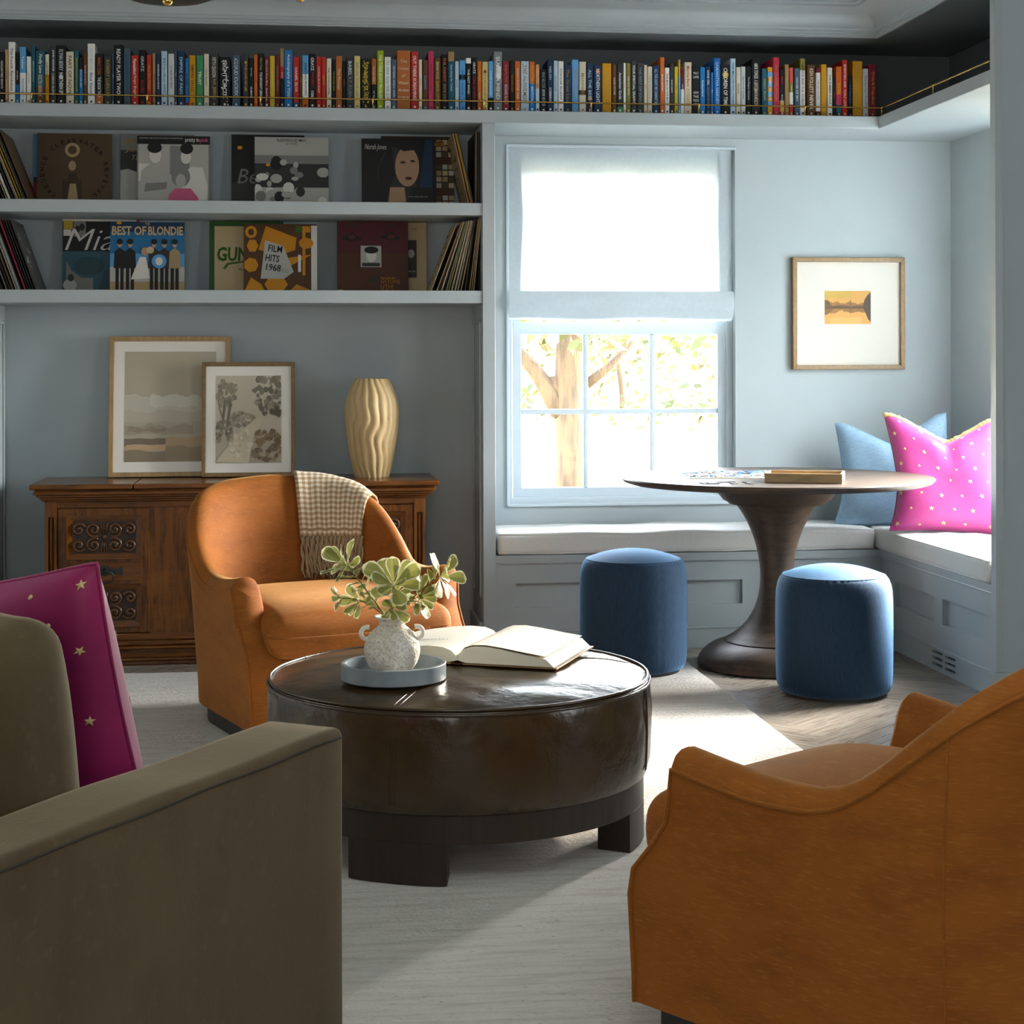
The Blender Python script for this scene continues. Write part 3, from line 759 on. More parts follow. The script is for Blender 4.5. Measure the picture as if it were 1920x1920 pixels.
for i, (x0, x1, yt, spec, txt) in enumerate(ROWS):
    X0, X1 = xy(x0, YBK), xy(x1, YBK); zt_ = zy((x0 + x1) / 2, yt, YBK); hh = zt_ - ZL - .0005; w = X1 - X0
    X0 += .0004; X1 -= .0004
    dep = random.Random(i).uniform(.125, .150) + (.05 if hh > .24 else 0)
    z0 = ZL + .0008; rr = min(.004, w * .2)
    prof = [(X0, YBK + rr), (X0 + rr * .3, YBK + rr * .3), (X0 + rr, YBK), (X1 - rr, YBK), (X1 - rr * .3, YBK + rr * .3), (X1, YBK + rr)]
    bt = .0016
    Up = prof + [(X1, YBK + dep), (X1 - bt, YBK + dep), (X1 - bt, YBK + rr + .003), (X0 + bt, YBK + rr + .003), (X0 + bt, YBK + dep), (X0, YBK + dep)]
    g = G()
    for a, b, c in bands(spec):
        g.prism(Up, z0 + hh * (1 - b), z0 + hh * (1 - a), lambda p_, q, d: (p_, q, d), PAL[c])
    o = build(g, 'book', 'cloth_cover'); tag(o, finallab(i), 'book', 'books on the long upper ledge')
    build(G().box(X0 + bt, X1 - bt, YBK + rr + .003, YBK + dep - .003, z0 + .002, z0 + hh - .003), 'pages', 'paper', o)
    g = G(); yl = YBK - .0006; wi = w - 2 * rr
    if txt.startswith('-'):
        c, t = txt[1:].split(':'); L = t.split(','); n = len(L); top, bot = .92, .2
        for k, s in enumerate(L):
            if not s.strip(): continue
            zz = z0 + hh * (top - (top - bot) * (k + 1) / n); hs = min(hh * (top - bot) / n * .62, .012); ww = min(wi * .92, hs * txr(s) * 1.05)
            g.text(s, lambda a, b: ((X0 + X1) / 2 - ww / 2 + a, yl, zz + b), ww, hs, PAL[c])
    else:
        segs = [s.split(':') for s in txt.split(';')]; tot = sum(len(s[1]) + 3 for s in segs); pos = .07; span = .80
        for c, s in segs:
            fr = span * (len(s) + 3) / tot; L = hh * fr * .92; hs = min(wi * .56, .017); nat = hs * txr(s, .012)
            if nat < L: L2 = min(L, nat * 1.25)
            else: L2 = L
            z1_ = z0 + hh * (1 - pos) - (L - L2) / 2; xc = (X0 + X1) / 2 - hs * .5
            g.text(s, lambda a, b: (xc + b, yl, z1_ - a), L2, hs, PAL[c], bold=.012)
            pos += fr
        g.add([((X0 + X1) / 2 + dx * min(wi * .3, .004), yl, z0 + hh * .05 + dz * .005) for dx, dz in ((-1, 0), (1, 0), (1, 1.6), (-1, 1.6))], [(0, 1, 2, 3)], PAL[segs[-1][0]])
    # small printed ornaments that mark a few of the spines
    orn = {35: ('white', 9), 58: ('yellow', 16), 36: ('palegrey', 6), 64: ('white', 0), 82: ('tan', 8), 140: ('gold', 5), 139: ('grey', 10)}
    if i in orn:
        c, k = orn[i]; rd = random.Random(i)
        for q in range(k * 2):
            xx = X0 + rr + wi * rd.uniform(.12, .88); zz = z0 + hh * rd.uniform(.05, .95); s = wi * rd.uniform(.08, .2); an = rd.uniform(0, 6)
            g.add([(xx + s * cos(an + t) * (1 if t in (0, pi) else .4), yl + .0001, zz + s * sin(an + t) * (1 if t in (0, pi) else .4)) for t in (0, pi / 2, pi, 3 * pi / 2)], [(0, 1, 2, 3)], PAL[c])
    disc = {10: ('palegrey', .47, .3), 116: ('yellow', .8, .4), 92: ('gold', .3, .4), 93: ('orange', .88, .36), 37: ('yellow', .84, .36), 76: ('black', .8, .36)}
    if i in disc:
        c, f, s = disc[i]
        g.add([((X0 + X1) / 2 + wi * s * cos(t * pi / 8), yl + .0001, z0 + hh * f + wi * s * sin(t * pi / 8)) for t in range(16)], [tuple(range(16))], PAL[c])
    if i == 78:
        g.add([(X0 + w * a, yl + .0001, z0 + hh * b) for a, b in ((.25, .58), (.8, .55), (.85, .75), (.3, .78))], [(0, 1, 2, 3)], PAL['white'])
    build(g, 'lettering', 'lettering', o, kind='stuff')

# ------------------------------------------------------------------ record sleeves
K = {k: h(v) for k, v in dict(brown='4a3823', dbrown='352819', black='141414', dgrey='2c2c2c', grey='7a7a76', lgrey='a9a7a0', white='cfccc4', pink='c0587e', tan='9a8460', gold='b07a10',
    amber='b87a08', umber='4a2c10', blue='1d6490', lblue='4f90c0', navy='14304e', cream='b8a27c', green='2f5a16', dgreen='26501a', maroon='4a1018', rust='4a230e', orange='d08a10',
    yellow='b09a2a', skin='a88468', teal='2f5662', dteal='27464e', red='8a1c30').items()}
def ell(cx, cy, rx, ry, n=20, a0=0, a1=2 * pi):
    return [(cx + rx * cos(a0 + (a1 - a0) * i / n), cy + ry * sin(a0 + (a1 - a0) * i / n)) for i in range(n)]
def rect(a, b, c, d): return [(a, b), (c, b), (c, d), (a, d)]
def sleeve(px0, px1, pyt, Yb, z0, base, draws, label, thick=.005, tilt=.10):
    Yt = Yb + tilt * .31
    X0, X1 = xy(px0, Yb + .02), xy(px1, Yb + .02); zt_ = zy((px0 + px1) / 2, pyt, Yt); w = X1 - X0; hh = zt_ - z0
    P = lambda u, v, k=0: (X0 + w * u, Yb + (Yt - Yb) * v - k, z0 + hh * v)
    g = G(); c = K[base]
    g.add([P(0, 0), P(1, 0), P(1, 1), P(0, 1), P(0, 0, -thick), P(1, 0, -thick), P(1, 1, -thick), P(0, 1, -thick)],
          [(0, 1, 2, 3), (7, 6, 5, 4), (0, 4, 5, 1), (1, 5, 6, 2), (2, 6, 7, 3), (3, 7, 4, 0)], c)
    o = build(g, 'record_sleeve', 'print'); tag(o, label, 'record sleeve', 'record sleeves on the bookcase shelves')
    pr, le = G(), G()
    for k, d in enumerate(draws):
        off = .0004 + .00012 * k
        if d[0] == 't':   # ('t', string, x, y, width, height, colour, shear, rotation)
            _, s, x, y, ww, hs, col = d[:7]; shr = d[7] if len(d) > 7 else 0; ro = d[8] if len(d) > 8 else 0
            le.text(s, lambda a, b: P(x + a * cos(ro) - b * sin(ro), y + a * sin(ro) + b * cos(ro), off + .0006), ww, hs, K[col], shear=shr, bold=.014 if len(d) <= 9 else d[9])
        else:
            pr.poly(d[1], lambda a, b: P(a, b, off), K[d[0]])
    if pr.v: build(pr, 'cover_print', 'print', o, recalc=False, kind='stuff')
    if le.v: build(le, 'lettering', 'lettering', o, recalc=False, kind='stuff')
    return o
def arc_text(s, r, a0, a1, hs, col):
    out = []
    for i, ch in enumerate(s):
        if ch == ' ': continue
        a = a0 + (a1 - a0) * i / (len(s) - 1); rot = a - pi / 2
        wch = hs * (.35 if ch == 'I' else .8)
        x, y = .5 + r * cos(a) - wch / 2 * cos(rot), .47 + r * sin(a) - wch / 2 * sin(rot)
        out.append(('t', ch, x, y, wch, hs, col, 0, rot))
    return out
zu, zl_ = S2[1] + .001, S3[1] + .001
def blob(seed, n, cols, box, s0, s1):
    rd = random.Random(seed); out = []
    for _ in range(n):
        x, y = rd.uniform(box[0], box[2]), rd.uniform(box[1], box[3]); r = rd.uniform(s0, s1)
        out.append((rd.choice(cols), [(min(.995, max(.005, a)), min(.995, max(.005, b))) for a, b in ell(x, y, r, r * rd.uniform(.5, 1.5), 10)]))
    return out
# upper shelf
sleeve(64, 140, 251, 7.43, zu, 'navy', [('lblue', rect(0, .4, .2, 1)), ('red', rect(0, .15, .2, .33))], 'blue and red record sleeve mostly hidden behind the dark brown lettered cover')
sleeve(70.5, 211, 250.5, 7.385, zu, 'brown', [('dbrown', rect(.34, .0, .60, .36)), ('tan', ell(.47, .77, .1, .1)), ('brown', ell(.47, .77, .06, .06)), ('tan', ell(.47, .55, .05, .07)),
       ('dbrown', [(.36, .0), (.42, .45), (.53, .45), (.62, 0)]), ('tan', [(.40, .0), (.44, .3), (.52, .3), (.56, 0)])]
       + arc_text('CREDENCE CLEARWATER REVIVAL', .40, pi * 1.28, -pi * .28, .062, 'black'), 'dark brown record cover with a ring of black lettering round a pale disc')
sleeve(227, 366, 252, 7.43, zu, 'dgrey', [('grey', rect(0, .78, 1, 1)), ('lgrey', [(0, 0), (.3, 0), (.3, .45), (.1, .52), (0, .5)]), ('tan', rect(.0, .9, .0, .9)),
       ('t', 'Mic', .05, .86, .2, .08, 'tan', .3), ('t', 'Jac', .05, .74, .2, .08, 'tan', .3), ('t', 'Th', .13, .64, .12, .07, 'tan', .3)], 'grey and black record sleeve with tan script behind the pink-patched cover')
sleeve(258, 394.5, 255, 7.375, zu, 'grey', [('lgrey', rect(.02, .02, .98, .88)), ('black', rect(0, .88, 1, 1)), ('white', rect(.02, .35, .28, .6)), ('grey', rect(.45, .45, .72, .86)), ('lgrey', rect(.82, .5, .97, .86)),
       ('lgrey', [(.03, .05), (.06, .5), (.2, .62), (.36, .6), (.46, .3), (.44, .05)]), ('grey', [(.1, .2), (.4, .24), (.42, .34), (.12, .32)]), ('skin' if 0 else 'white', ell(.25, .72, .08, .11)), ('black', ell(.24, .83, .1, .08)),
       ('white', [(.6, .05), (.62, .45), (.74, .56), (.9, .55), (.97, .3), (.96, .05)]), ('white', ell(.67, .70, .07, .1)), ('black', ell(.68, .82, .09, .08)),
       ('grey', ell(.6, .42, .13, .15)), ('lgrey', ell(.6, .36, .07, .1)), ('pink', [(.41, .0), (.44, .16), (.52, .25), (.74, .25), (.84, .12), (.86, 0)]),
       ('t', 'ORIGINAL MOTION PICTURE SOUNDTRACK', .03, .955, .6, .02, 'lgrey'), ('t', 'pretty in', .66, .90, .19, .075, 'white'), ('t', 'pink', .86, .90, .12, .075, 'pink')], 'black and white record cover with pink patch and pink lettering')
sleeve(435, 572, 253, 7.43, zu, 'black', [('dgrey', rect(0, 0, .35, .35)), ('orange', ell(.115, .82, .035, .025)), ('t', 'Be', .08, .33, .26, .2, 'grey', .25, 0, 0)], 'black record sleeve with grey script behind the hazy stage cover')
sleeve(478.5, 617, 257.5, 7.38, zu, 'grey', [('lgrey', rect(.0, .72, 1, 1)), ('grey', rect(0, .6, 1, .74)), ('dgrey', rect(0, .28, 1, .62)), ('lgrey', rect(0, 0, 1, .28))] + blob(4, 26, ['lgrey', 'grey', 'white', 'dgrey', 'black'], (.03, .05, .97, .66), .03, .09)
       + [('orange', ell(.18, .6, .03, .022)), ('t', 'FLEETWOOD MAC', .3, .935, .4, .04, 'dgrey', 0, 0, .004), ('t', 'L I V E', .43, .89, .14, .03, 'dgrey', 0, 0, .004)], 'hazy sepia stage record cover with an orange price sticker')
sleeve(716, 852, 256, 7.43, zu, 'dbrown', [(['tan', 'lgrey', 'brown', 'cream', 'rust'][(i * 3 + j * 7 + i * j) % 5], rect(.755 + .085 * i, .04 + .085 * j, .755 + .085 * i + .07, .04 + .085 * j + .066)) for i in range(3) for j in range(11)]
       + [('dbrown', rect(.72, .86, .86, .93)), ('t', 'ASON', .73, .87, .14, .05, 'orange')], 'record sleeve printed with a grid of small photos beside the dark portrait cover')
sleeve(679, 812, 260.5, 7.38, zu, 'black', [('navy', [(.8, .2), (1, .2), (1, 1), (.9, 1)]), ('dgrey', ell(.5, .45, .28, .45)), ('skin', ell(.64, .60, .17, .29)), ('black', [(.44, .9), (.6, .82), (.86, .86), (.9, 1), (.4, 1)]), ('dbrown', ell(.58, .66, .04, .018)), ('dbrown', ell(.72, .68, .035, .018)), ('skin', [(.36, 0), (.4, .3), (.6, .3), (.62, .1), (.55, 0)]), ('black', [(.2, 0), (.25, .6), (.42, .95), (.47, .5), (.36, .2), (.35, 0)]), ('black', [(.62, 0), (.7, .3), (.98, .3), (.98, 0)]), ('maroon', ell(.66, .43, .05, .022)),
       ('t', 'Norah Jones', .04, .82, .3, .1, 'white', .2, 0, 0), ('t', 'come away with me', .64, .15, .28, .028, 'lgrey', .2, 0, 0)], 'black record cover with a dark profile and white script')
# lower shelf
sleeve(118, 262, 411, 7.425, zl_, 'teal', [('black', rect(0, .56, .98, .97)), ('white', rect(0, .97, .96, 1)), ('red', rect(.96, .96, 1, 1)), ('yellow', rect(.01, .86, .13, .98)), ('white', rect(.01, .77, .11, .855)), ('grey', rect(.14, .76, .3, .97)), ('dgrey', ell(.19, .86, .035, .05)), ('dgrey', ell(.25, .89, .035, .05)),
       ('dteal', ell(.35, .36, .2, .13)), ('grey', [(.05, 0), (.05, .42), (.12, .3), (.25, .2), (.4, .2), (.4, 0)]), ('lgrey', ell(.1, .1, .09, .08)), ('dgrey', ell(.11, .2, .04, .05)), ('dteal', [(.45, .0), (.55, .3), (1, .35), (1, 0)]),
       ('t', 'Mia', .03, .575, .62, .29, 'white', .35, 0, -.01)], 'black and teal record sleeve with large white script behind a bright blue cover')
sleeve(207, 346.5, 416.5, 7.37, zl_, 'blue', [('navy', rect(0, .86, 1, 1)), ('lblue', rect(0, .36, 1, .55)), ('lgrey', rect(0, .15, 1, .36)), ('tan', rect(0, 0, 1, .15))]
       + [q for x, c in ((.13, 'black'), (.27, 'black'), (.59, 'dgrey'), (.73, 'dgrey'), (.87, 'tan')) for q in (('black', rect(x - .055, 0, x - .01, .36)), ('black', rect(x + .01, 0, x + .055, .36)), (c, [(x - .08, .34), (x - .07, .58), (x, .63), (x + .07, .58), (x + .08, .34)]), ('skin', ell(x, .68, .03, .045)), ('black', ell(x, .72, .042, .04)))]
       + [('white', [(.28, .18), (.4, .5), (.48, .5), (.54, .2)]), ('skin', ell(.47, .58, .05, .06)), ('cream', ell(.54, .6, .05, .05)), ('lblue', ell(.66, .44, .1, .1)), ('white', ell(.66, .44, .05, .06)), ('orange', ell(.12, .985, .035, .02)),
       ('t', 'THE', .47, .955, .06, .035, 'cream'), ('t', 'BEST OF', .025, .81, .46, .13, 'cream', 0, 0, .03), ('t', 'BLONDIE', .51, .81, .47, .13, 'cream', 0, 0, .03)], 'bright blue record cover with a row of standing figures')
sleeve(393, 532, 415, 7.425, zl_, 'dgreen', [('cream', rect(.07, .02, .99, .93)), ('t', 'GUN', .1, .44, .42, .2, 'green', .04, 0, .03), ('green', [(.18, .34), (.24, .42), (.5, .45), (.5, .435), (.26, .39), (.22, .33)]), ('t', 'Music', .4, .32, .1, .02, 'dbrown')], 'green-bordered cream record sleeve behind the mustard patterned cover')
sleeve(457.5, 595, 420, 7.37, zl_, 'umber', [('amber', [(.2, .62), (.3, .97), (.72, .8), (.7, .62), (.5, .55)]), ('white', rect(.92, 0, 1, .98)), ('amber', ell(.1, .88, .08, .09)), ('umber', ell(.1, .88, .04, .05)), ('amber', ell(.12, .68, .08, .1, 6)), ('amber', ell(.1, .40, .1, .11, 7)), ('amber', [(.45, .48), (.94, .56), (.62, .38), (.5, .1)]), ('amber', rect(.8, .25, .84, .97)), ('white', rect(.74, .3, .78, .55)), ('amber', ell(.85, .72, .1, .08)),
       ('amber', ell(.44, .12, .16, .11, 8)), ('amber', [(0, 0), (.1, .22), (.24, .12), (.3, .0)]), ('amber', [(.6, 0), (.72, .12), (.95, .02), (.95, 0)]), ('green', rect(.71, .88, .8, .97)), ('amber', rect(.83, .88, .91, .97)),
       ('lgrey', [(.23, .2), (.29, .76), (.54, .68), (.68, .3), (.55, .2)]), ('t', 'FILM', .33, .6, .19, .1, 'black', 0, -.12), ('t', 'HITS', .29, .46, .19, .1, 'black', 0, -.12), ('t', '1968', .30, .325, .2, .10, 'black', 0, -.12), ('t', 'MOTION PICTURE', .48, .33, .15, .018, 'grey', 0, -.12), ('t', 'HITS OF INDIA', .47, .30, .14, .018, 'grey', 0, -.12)], 'mustard and brown abstract patterned record cover with a grey title panel')
sleeve(668, 800, 417, 7.43, zl_, 'cream', [('dgrey', rect(.72, .22, .86, .75)), ('lgrey', ell(.78, .56, .05, .06)), ('t', 'SIDE ONE', .74, .3, .1, .02, 'lgrey'), ('t', 'HI-FI', .8, .9, .06, .02, 'dgrey')], 'plain cream record sleeve with a dark label behind the red-brown cover')
sleeve(632.5, 766, 415.5, 7.38, zl_, 'rust', [('maroon', rect(0, .55, 1, 1)), ('black', [(.06, .76), (.2, .84), (.36, .76), (.2, .72)]), ('black', [(.6, .78), (.76, .86), (.9, .76), (.76, .73)]), ('rust', ell(.21, .78, .05, .035)), ('rust', ell(.76, .79, .05, .035)), ('dbrown', [(.02, .9), (.2, .98), (.38, .9), (.2, .94)]), ('dbrown', [(.62, .9), (.78, .97), (.95, .88), (.78, .93)]),
       ('lgrey', rect(.33, .36, .62, .66)), ('dgrey', rect(.35, .37, .60, .42)), ('white', ell(.48, .52, .07, .09)), ('black', ell(.48, .6, .1, .05)), ('dbrown', [(.38, .18), (.5, .24), (.66, .2), (.5, .15)]), ('yellow', rect(.0, .0, .085, .045)),
       ('t', 'GOONJ', .61, .12, .26, .07, 'amber', 0, 0, -.012), ('t', 'UTHI', .61, .06, .17, .055, 'amber', 0, 0, -.012), ('t', 'SHEHNAI', .61, .0, .26, .05, 'amber', 0, 0, -.012), ('t', 'From the film', .61, .2, .2, .02, 'orange', .2)], 'red-brown record cover with shaded eyes and a small grey square photo')

def stack(items, z0, ang_of, place, Y0=7.17):
    """sleeves on edge leaning sideways: items = (pixel of the foot, edge colour, thickness)"""
    n = len(items)
    for i, (px, c, th) in enumerate(items):
        a = ang_of(i, px); X = xy(px, Y0); Hh = .305; L = .305; y0 = Y0 + random.Random(i + int(px)).uniform(-.012, .02)
        sA, cA = sin(a), cos(a); lift = max(0, th * sA) if a > 0 else 0
        P = lambda t, y, s: (X + s * sA + t * cA, y0 + y, z0 + .0005 + lift + s * cA - t * sA + (0 if a > 0 else 0))
        if a < 0: P = lambda t, y, s: (X + s * sA + (t - th) * cA, y0 + y, z0 + .0005 - th * sA * 0 + s * cA - (t - th) * sA)
        vs = [P(t, y, s) for s in (0, Hh) for y in (0, L) for t in (0, th)]
        zmin = min(q[2] for q in vs); vs = [(q[0], q[1], q[2] + z0 + .0006 - zmin) for q in vs]
        top = max(q[2] for q in vs)
        g = G().add(vs, [(0, 1, 3, 2), (4, 6, 7, 5), (0, 4, 5, 1), (2, 3, 7, 6), (0, 2, 6, 4), (1, 5, 7, 3)], K[c])
        nb = [items[j][1] for j in (i - 1, i + 1) if 0 <= j < n]
        nm = lambda k: {'lgrey': 'pale-grey', 'dgrey': 'dark-grey', 'dbrown': 'dark-brown'}.get(k, k)
        lab = '%s-edged record sleeve %s, %s' % (nm(c), 'between %s and %s ones' % (nm(nb[0]), nm(nb[1])) if len(nb) == 2 else 'at %s end, next to %s one' % ('outer' if i == 0 else 'inner', nm(nb[0])), place)
        o = build(g, 'record_sleeve', 'print'); tag(o, lab, 'record sleeve', 'record sleeves standing on edge in leaning stacks')
        if i == n - 1 and 'script' in place or (i == 0 and 'cream cover' in place) or (i == 0 and 'photo-grid' in place):
            side = th + .0004 if i == n - 1 else -.0004
            b = vs; q = []
            rd = random.Random(i); gg = G()
            for _ in range(9):
                u0, v0 = rd.uniform(.06, .7), rd.uniform(.1, .85); u1, v1 = u0 + rd.uniform(.1, .28), v0 + rd.uniform(.01, .05)
                ii = 1 if i == n - 1 else 0
                A, B, C_, D = Vector(vs[0 + ii]), Vector(vs[2 + ii]), Vector(vs[4 + ii]), Vector(vs[6 + ii])
                nn = (Vector(vs[1]) - Vector(vs[0])).normalized() * (.0005 if ii else -.0005)
                pt_ = lambda u, v: tuple((A + (B - A) * u + (C_ - A) * v) + nn)
                gg.add([pt_(u0, v0), pt_(u1, v0), pt_(u1, v1), pt_(u0, v1)], [(0, 1, 2, 3)], K['grey' if ii else 'umber'])
            build(gg, 'cover_print', 'print', o, recalc=False, kind='stuff')
stack([(-9, 'dbrown', .004), (0, 'black', .004), (9, 'dgrey', .004), (15, 'tan', .003), (21, 'white', .009), (27.5, 'black', .005), (32, 'white', .003), (36, 'tan', .004), (40.5, 'yellow', .004), (45, 'cream', .003), (50, 'black', .006), (56, 'brown', .004)],
      zu, lambda i, p_: -radians(21.5), 'stack beside dark brown cover')
stack([(-9, 'navy', .004), (-2, 'cream', .004), (6, 'black', .006), (12, 'white', .003), (19, 'black', .006), (26, 'brown', .005), (31.5, 'white', .005), (38, 'grey', .009), (48, 'red', .007), (53, 'black', .004), (58, 'dbrown', .004), (63, 'black', .005), (70, 'dgrey', .005)],
      zl_, lambda i, p_: -radians(19.5), 'stack beside black script cover')
stack([(881, 'tan', .004), (884.5, 'orange', .002), (887.5, 'cream', .004), (889.5, 'dgrey', .003)], zu, lambda i, p_: -radians(12.5), 'stack beside photo-grid cover')
stack([(891.2, 'dbrown', .003), (893, 'cream', .002), (895, 'black', .006), (898, 'brown', .004)], zu, lambda i, p_: radians(.5), 'upright against the bookcase end')
stack([(808, 'cream', .003), (819, 'tan', .004), (823, 'umber', .003), (827, 'cream', .005), (831, 'black', .004), (836, 'grey', .007), (841, 'yellow', .003), (846, 'lgrey', .006), (852, 'cream', .006), (858, 'lgrey', .006), (864, 'tan', .005)],
      zl_, lambda i, p_: radians(21 - i * .95), 'stack beside plain cream cover')
stack([(871, 'dbrown', .006), (880.5, 'cream', .003), (884, 'tan', .003), (887.5, 'cream', .003)], zl_, lambda i, p_: radians(8 - i * .7), 'steep stack at the bookcase end')
# ------------------------------------------------------------------ sideboard
YSB = 7.035                                    # front of the body
sx0, sx1 = xy(83, YSB), xy(797, YSB); ysb1 = 7.47
sbz = lambda y, Y=YSB: zy(240, y, Y)
ztop = sbz(907.5, 6.985)
sb = thing('sideboard', 'carved dark wooden sideboard with moulded top and plinth under the two leaning pictures', 'sideboard', ((sx0 + sx1) / 2, YSB, 0))
zc0 = sbz(940); zpl = sbz(1188); xs = xy(249, 6.985)
build(G().box(sx0 - .055, xs - .001, 6.985, ysb1, ztop - .021, ztop), 'lid', 'sideboard_wood_across', sb, bev=.006)
build(G().box(xs + .001, sx1 + .055, 6.985, ysb1, ztop - .021, ztop), 'lid', 'sideboard_wood_across', sb, bev=.006)
g = G(); z = ztop - .022
for dz, o_ in ((.007, .036), (.014, .040), (.010, .030), (.010, .018), (.008, .010)):
    g.box(sx0 - o_, sx1 + o_, YSB - o_, ysb1, z - dz, z); z -= dz
build(g, 'cornice', 'sideboard_wood_across', sb, bev=.004)
g = G(); zz = 0
for zt_, o_ in ((.018, .012), (.030, .022), (.066, .018), (.078, .028), (.098, .012), (zpl, .002)):
    g.box(sx0 - o_, sx1 + o_, YSB - o_, ysb1, zz, zt_); zz = zt_
build(g, 'plinth', 'sideboard_wood_across', sb, bev=.005)
build(G().box(sx0, sx1, YSB + .022, ysb1, zpl, z), 'carcass', 'sideboard_wood', sb)
build(G().box(sx0 + .002, sx1 - .002, YSB + .004, YSB + .022, z - .028, z), 'top_rail', 'sideboard_wood_across', sb, bev=.004)
ztr = z - .028
def pilaster(a, b):
    c = (a + b) / 2; w = (b - a) / 2
    build(plate([a, c - w * .45, c + w * .45, b], [zpl, zpl + .05, ztr - .035, z], {(1, 1)}, fXZ(YSB), 0, .022), 'pilaster', 'sideboard_wood', sb, bev=.002)
    g = G().tube([(c, YSB + .016, zpl + .055), (c, YSB + .016, ztr - .04)], w * .36, 8)
    build(g, 'reed', 'sideboard_wood', sb, sm=60)
pw = .048
pilaster(sx0, sx0 + pw); pilaster(sx1 - pw, sx1)
def spiral(cx, cz, r, turns, a0, hand, tail=None):
    pts = []; n = int(26 * turns)
    for i in range(n + 1):
        t = i / n; a = a0 + hand * 2 * pi * turns * t; rr = r * (.12 + .88 * t)
        pts.append((cx + rr * cos(a), cz + rr * sin(a)))
    return pts + (tail or [])
def carved(par, x0, x1, z0, z1, Y):
    """scrolls in relief: four columns by two rows, with a boss and sheaf between"""
    c = build(G().box(x0, x1, Y, Y + .006, z0, z1), 'carved_panel', 'carved_ground', par)
    cx, cz, w, hh = (x0 + x1) / 2, (z0 + z1) / 2, (x1 - x0), (z1 - z0)
    for sx_ in (-1, 1):
        for sz_ in (-1, 1):
            for fx, r, tr in ((.170, .235, 1.6), (.405, .215, 1.35)):
                px_, pz_ = fx * w, .245 * hh
                S = spiral(0, 0, r * hh, tr, pi * .5 if fx < .3 else pi * .2, -1 if fx < .3 else 1)
                pts = [(cx + sx_ * (px_ + a), Y - .003, cz + sz_ * (pz_ + b)) for a, b in S]
                n = len(pts)
                build(G().tube(pts, [.0085 if i < 4 else .0072 - .0018 * (i / n) for i in range(n)], 7), 'scroll', 'carved_wood', c, sm=180)
    g = G()
    for q in (-1, 0, 1):
        for s in (-1, 1):
            g.tube([(cx + q * .007, Y - .001, cz + s * .012), (cx + q * .011, Y - .003, cz + s * hh * .44)], [.002, .005], 6)
        if q == 1: build(g, 'sheaf', 'carved_wood', c, sm=180, kind='stuff')
    g = G(); R = .010
    g.grid(lambda i, j: (cx + R * sin(pi * i / 8) * cos(pi * j / 6), Y - R * .7 * sin(pi * i / 8) * abs(sin(pi * j / 6)) - .001, cz + R * cos(pi * i / 8)), 9, 7)
    build(g, 'boss', 'carved_wood', c, sm=180)
def ring_pull(par, x, zc_, Y):
    out = [(-.085, .012), (-.078, .022), (-.066, .014), (-.035, .012), (-.022, .022), (0, .029), (.022, .022), (.035, .012), (.066, .014), (.078, .022), (.085, .012), (.081, 0),
           (.085, -.012), (.078, -.022), (.066, -.014), (.035, -.010), (.02, -.018), (0, -.022), (-.02, -.018), (-.035, -.010), (-.066, -.014), (-.078, -.022), (-.085, -.012), (-.081, 0)]
    k = .86
    b = build(G().prism([(x + a * k, zc_ + q * k) for a, q in out], Y - .004, Y, lambda a, q, d: (a, d, q)), 'pull_plate', 'iron', par, bev=.0012)
    pts = [(x + .030 * cos(t * pi / 12) + .006, Y - .014 - .004 * sin(t * pi / 12), zc_ - .022 + .024 * sin(t * pi / 12)) for t in range(24)]
    build(G().tube(pts, .0032, 7, closed=True), 'ring', 'iron', par, sm=180)
    build(G().tube([(x, Y - .002, zc_), (x, Y - .017, zc_ - .001)], [.012, .007], 12), 'ring_mount', 'iron', par, sm=50)
def door(x0, x1, carved_=True):
    z0, z1 = zpl + .002, ztr - .002; w = x1 - x0
    d = build(G().box(x0, x1, YSB + .006, YSB + .022, z0, z1), 'door', 'sideboard_wood', sb, bev=.003)
    H = z1 - z0; Yd = YSB + .006
    for a, b in ((.595, .945), (.055, .395)):
        za_, zb_ = z0 + H * a, z0 + H * b; xa_, xb_ = x0 + w * .10, x1 - w * .09; t = .024
        # sloping frame of moulding around the sunk panel
        for p4 in ([(xa_, za_), (xb_, za_), (xb_ - t, za_ + t), (xa_ + t, za_ + t)], [(xa_, zb_), (xb_, zb_), (xb_ - t, zb_ - t), (xa_ + t, zb_ - t)],
                   [(xa_, za_), (xa_ + t, za_ + t), (xa_ + t, zb_ - t), (xa_, zb_)], [(xb_, za_), (xb_ - t, za_ + t), (xb_ - t, zb_ - t), (xb_, zb_)]):
            g = G(); c0 = ((xa_ + xb_) / 2, (za_ + zb_) / 2); vs = []
            for q, dd in zip(p4, ((-.012, -.012, -.003, -.003) if p4[1][1] == p4[0][1] else (-.012, -.003, -.003, -.012))):
                vs.append((q[0], Yd + dd, q[1]))
            vs += [(q[0], Yd + .001, q[1]) for q in p4]
            g.add(vs, [(0, 1, 2, 3), (4, 5, 6, 7), (0, 1, 5, 4), (1, 2, 6, 5), (2, 3, 7, 6), (3, 0, 4, 7)])
            build(g, 'moulding', 'sideboard_wood_across' if p4[1][1] == p4[0][1] else 'sideboard_wood', d)
        carved(d, xa_ + t, xb_ - t, za_ + t, zb_ - t, Yd - .004)
    build(G().box(x0 + w * .10, x1 - w * .09, Yd - .003, Yd + .001, z0 + H * .42, z0 + H * .57), 'drawer_front', 'sideboard_wood_across', d, bev=.002)
    ring_pull(d, x0 + w * .51, z0 + H * .497, Yd - .003)
xd0, xd1 = sx0 + pw + .002, xy(279.5, YSB)
door(xd0, xd1); wdr = xd1 - xd0
door(sx1 - pw - .002 - wdr, sx1 - pw - .002)
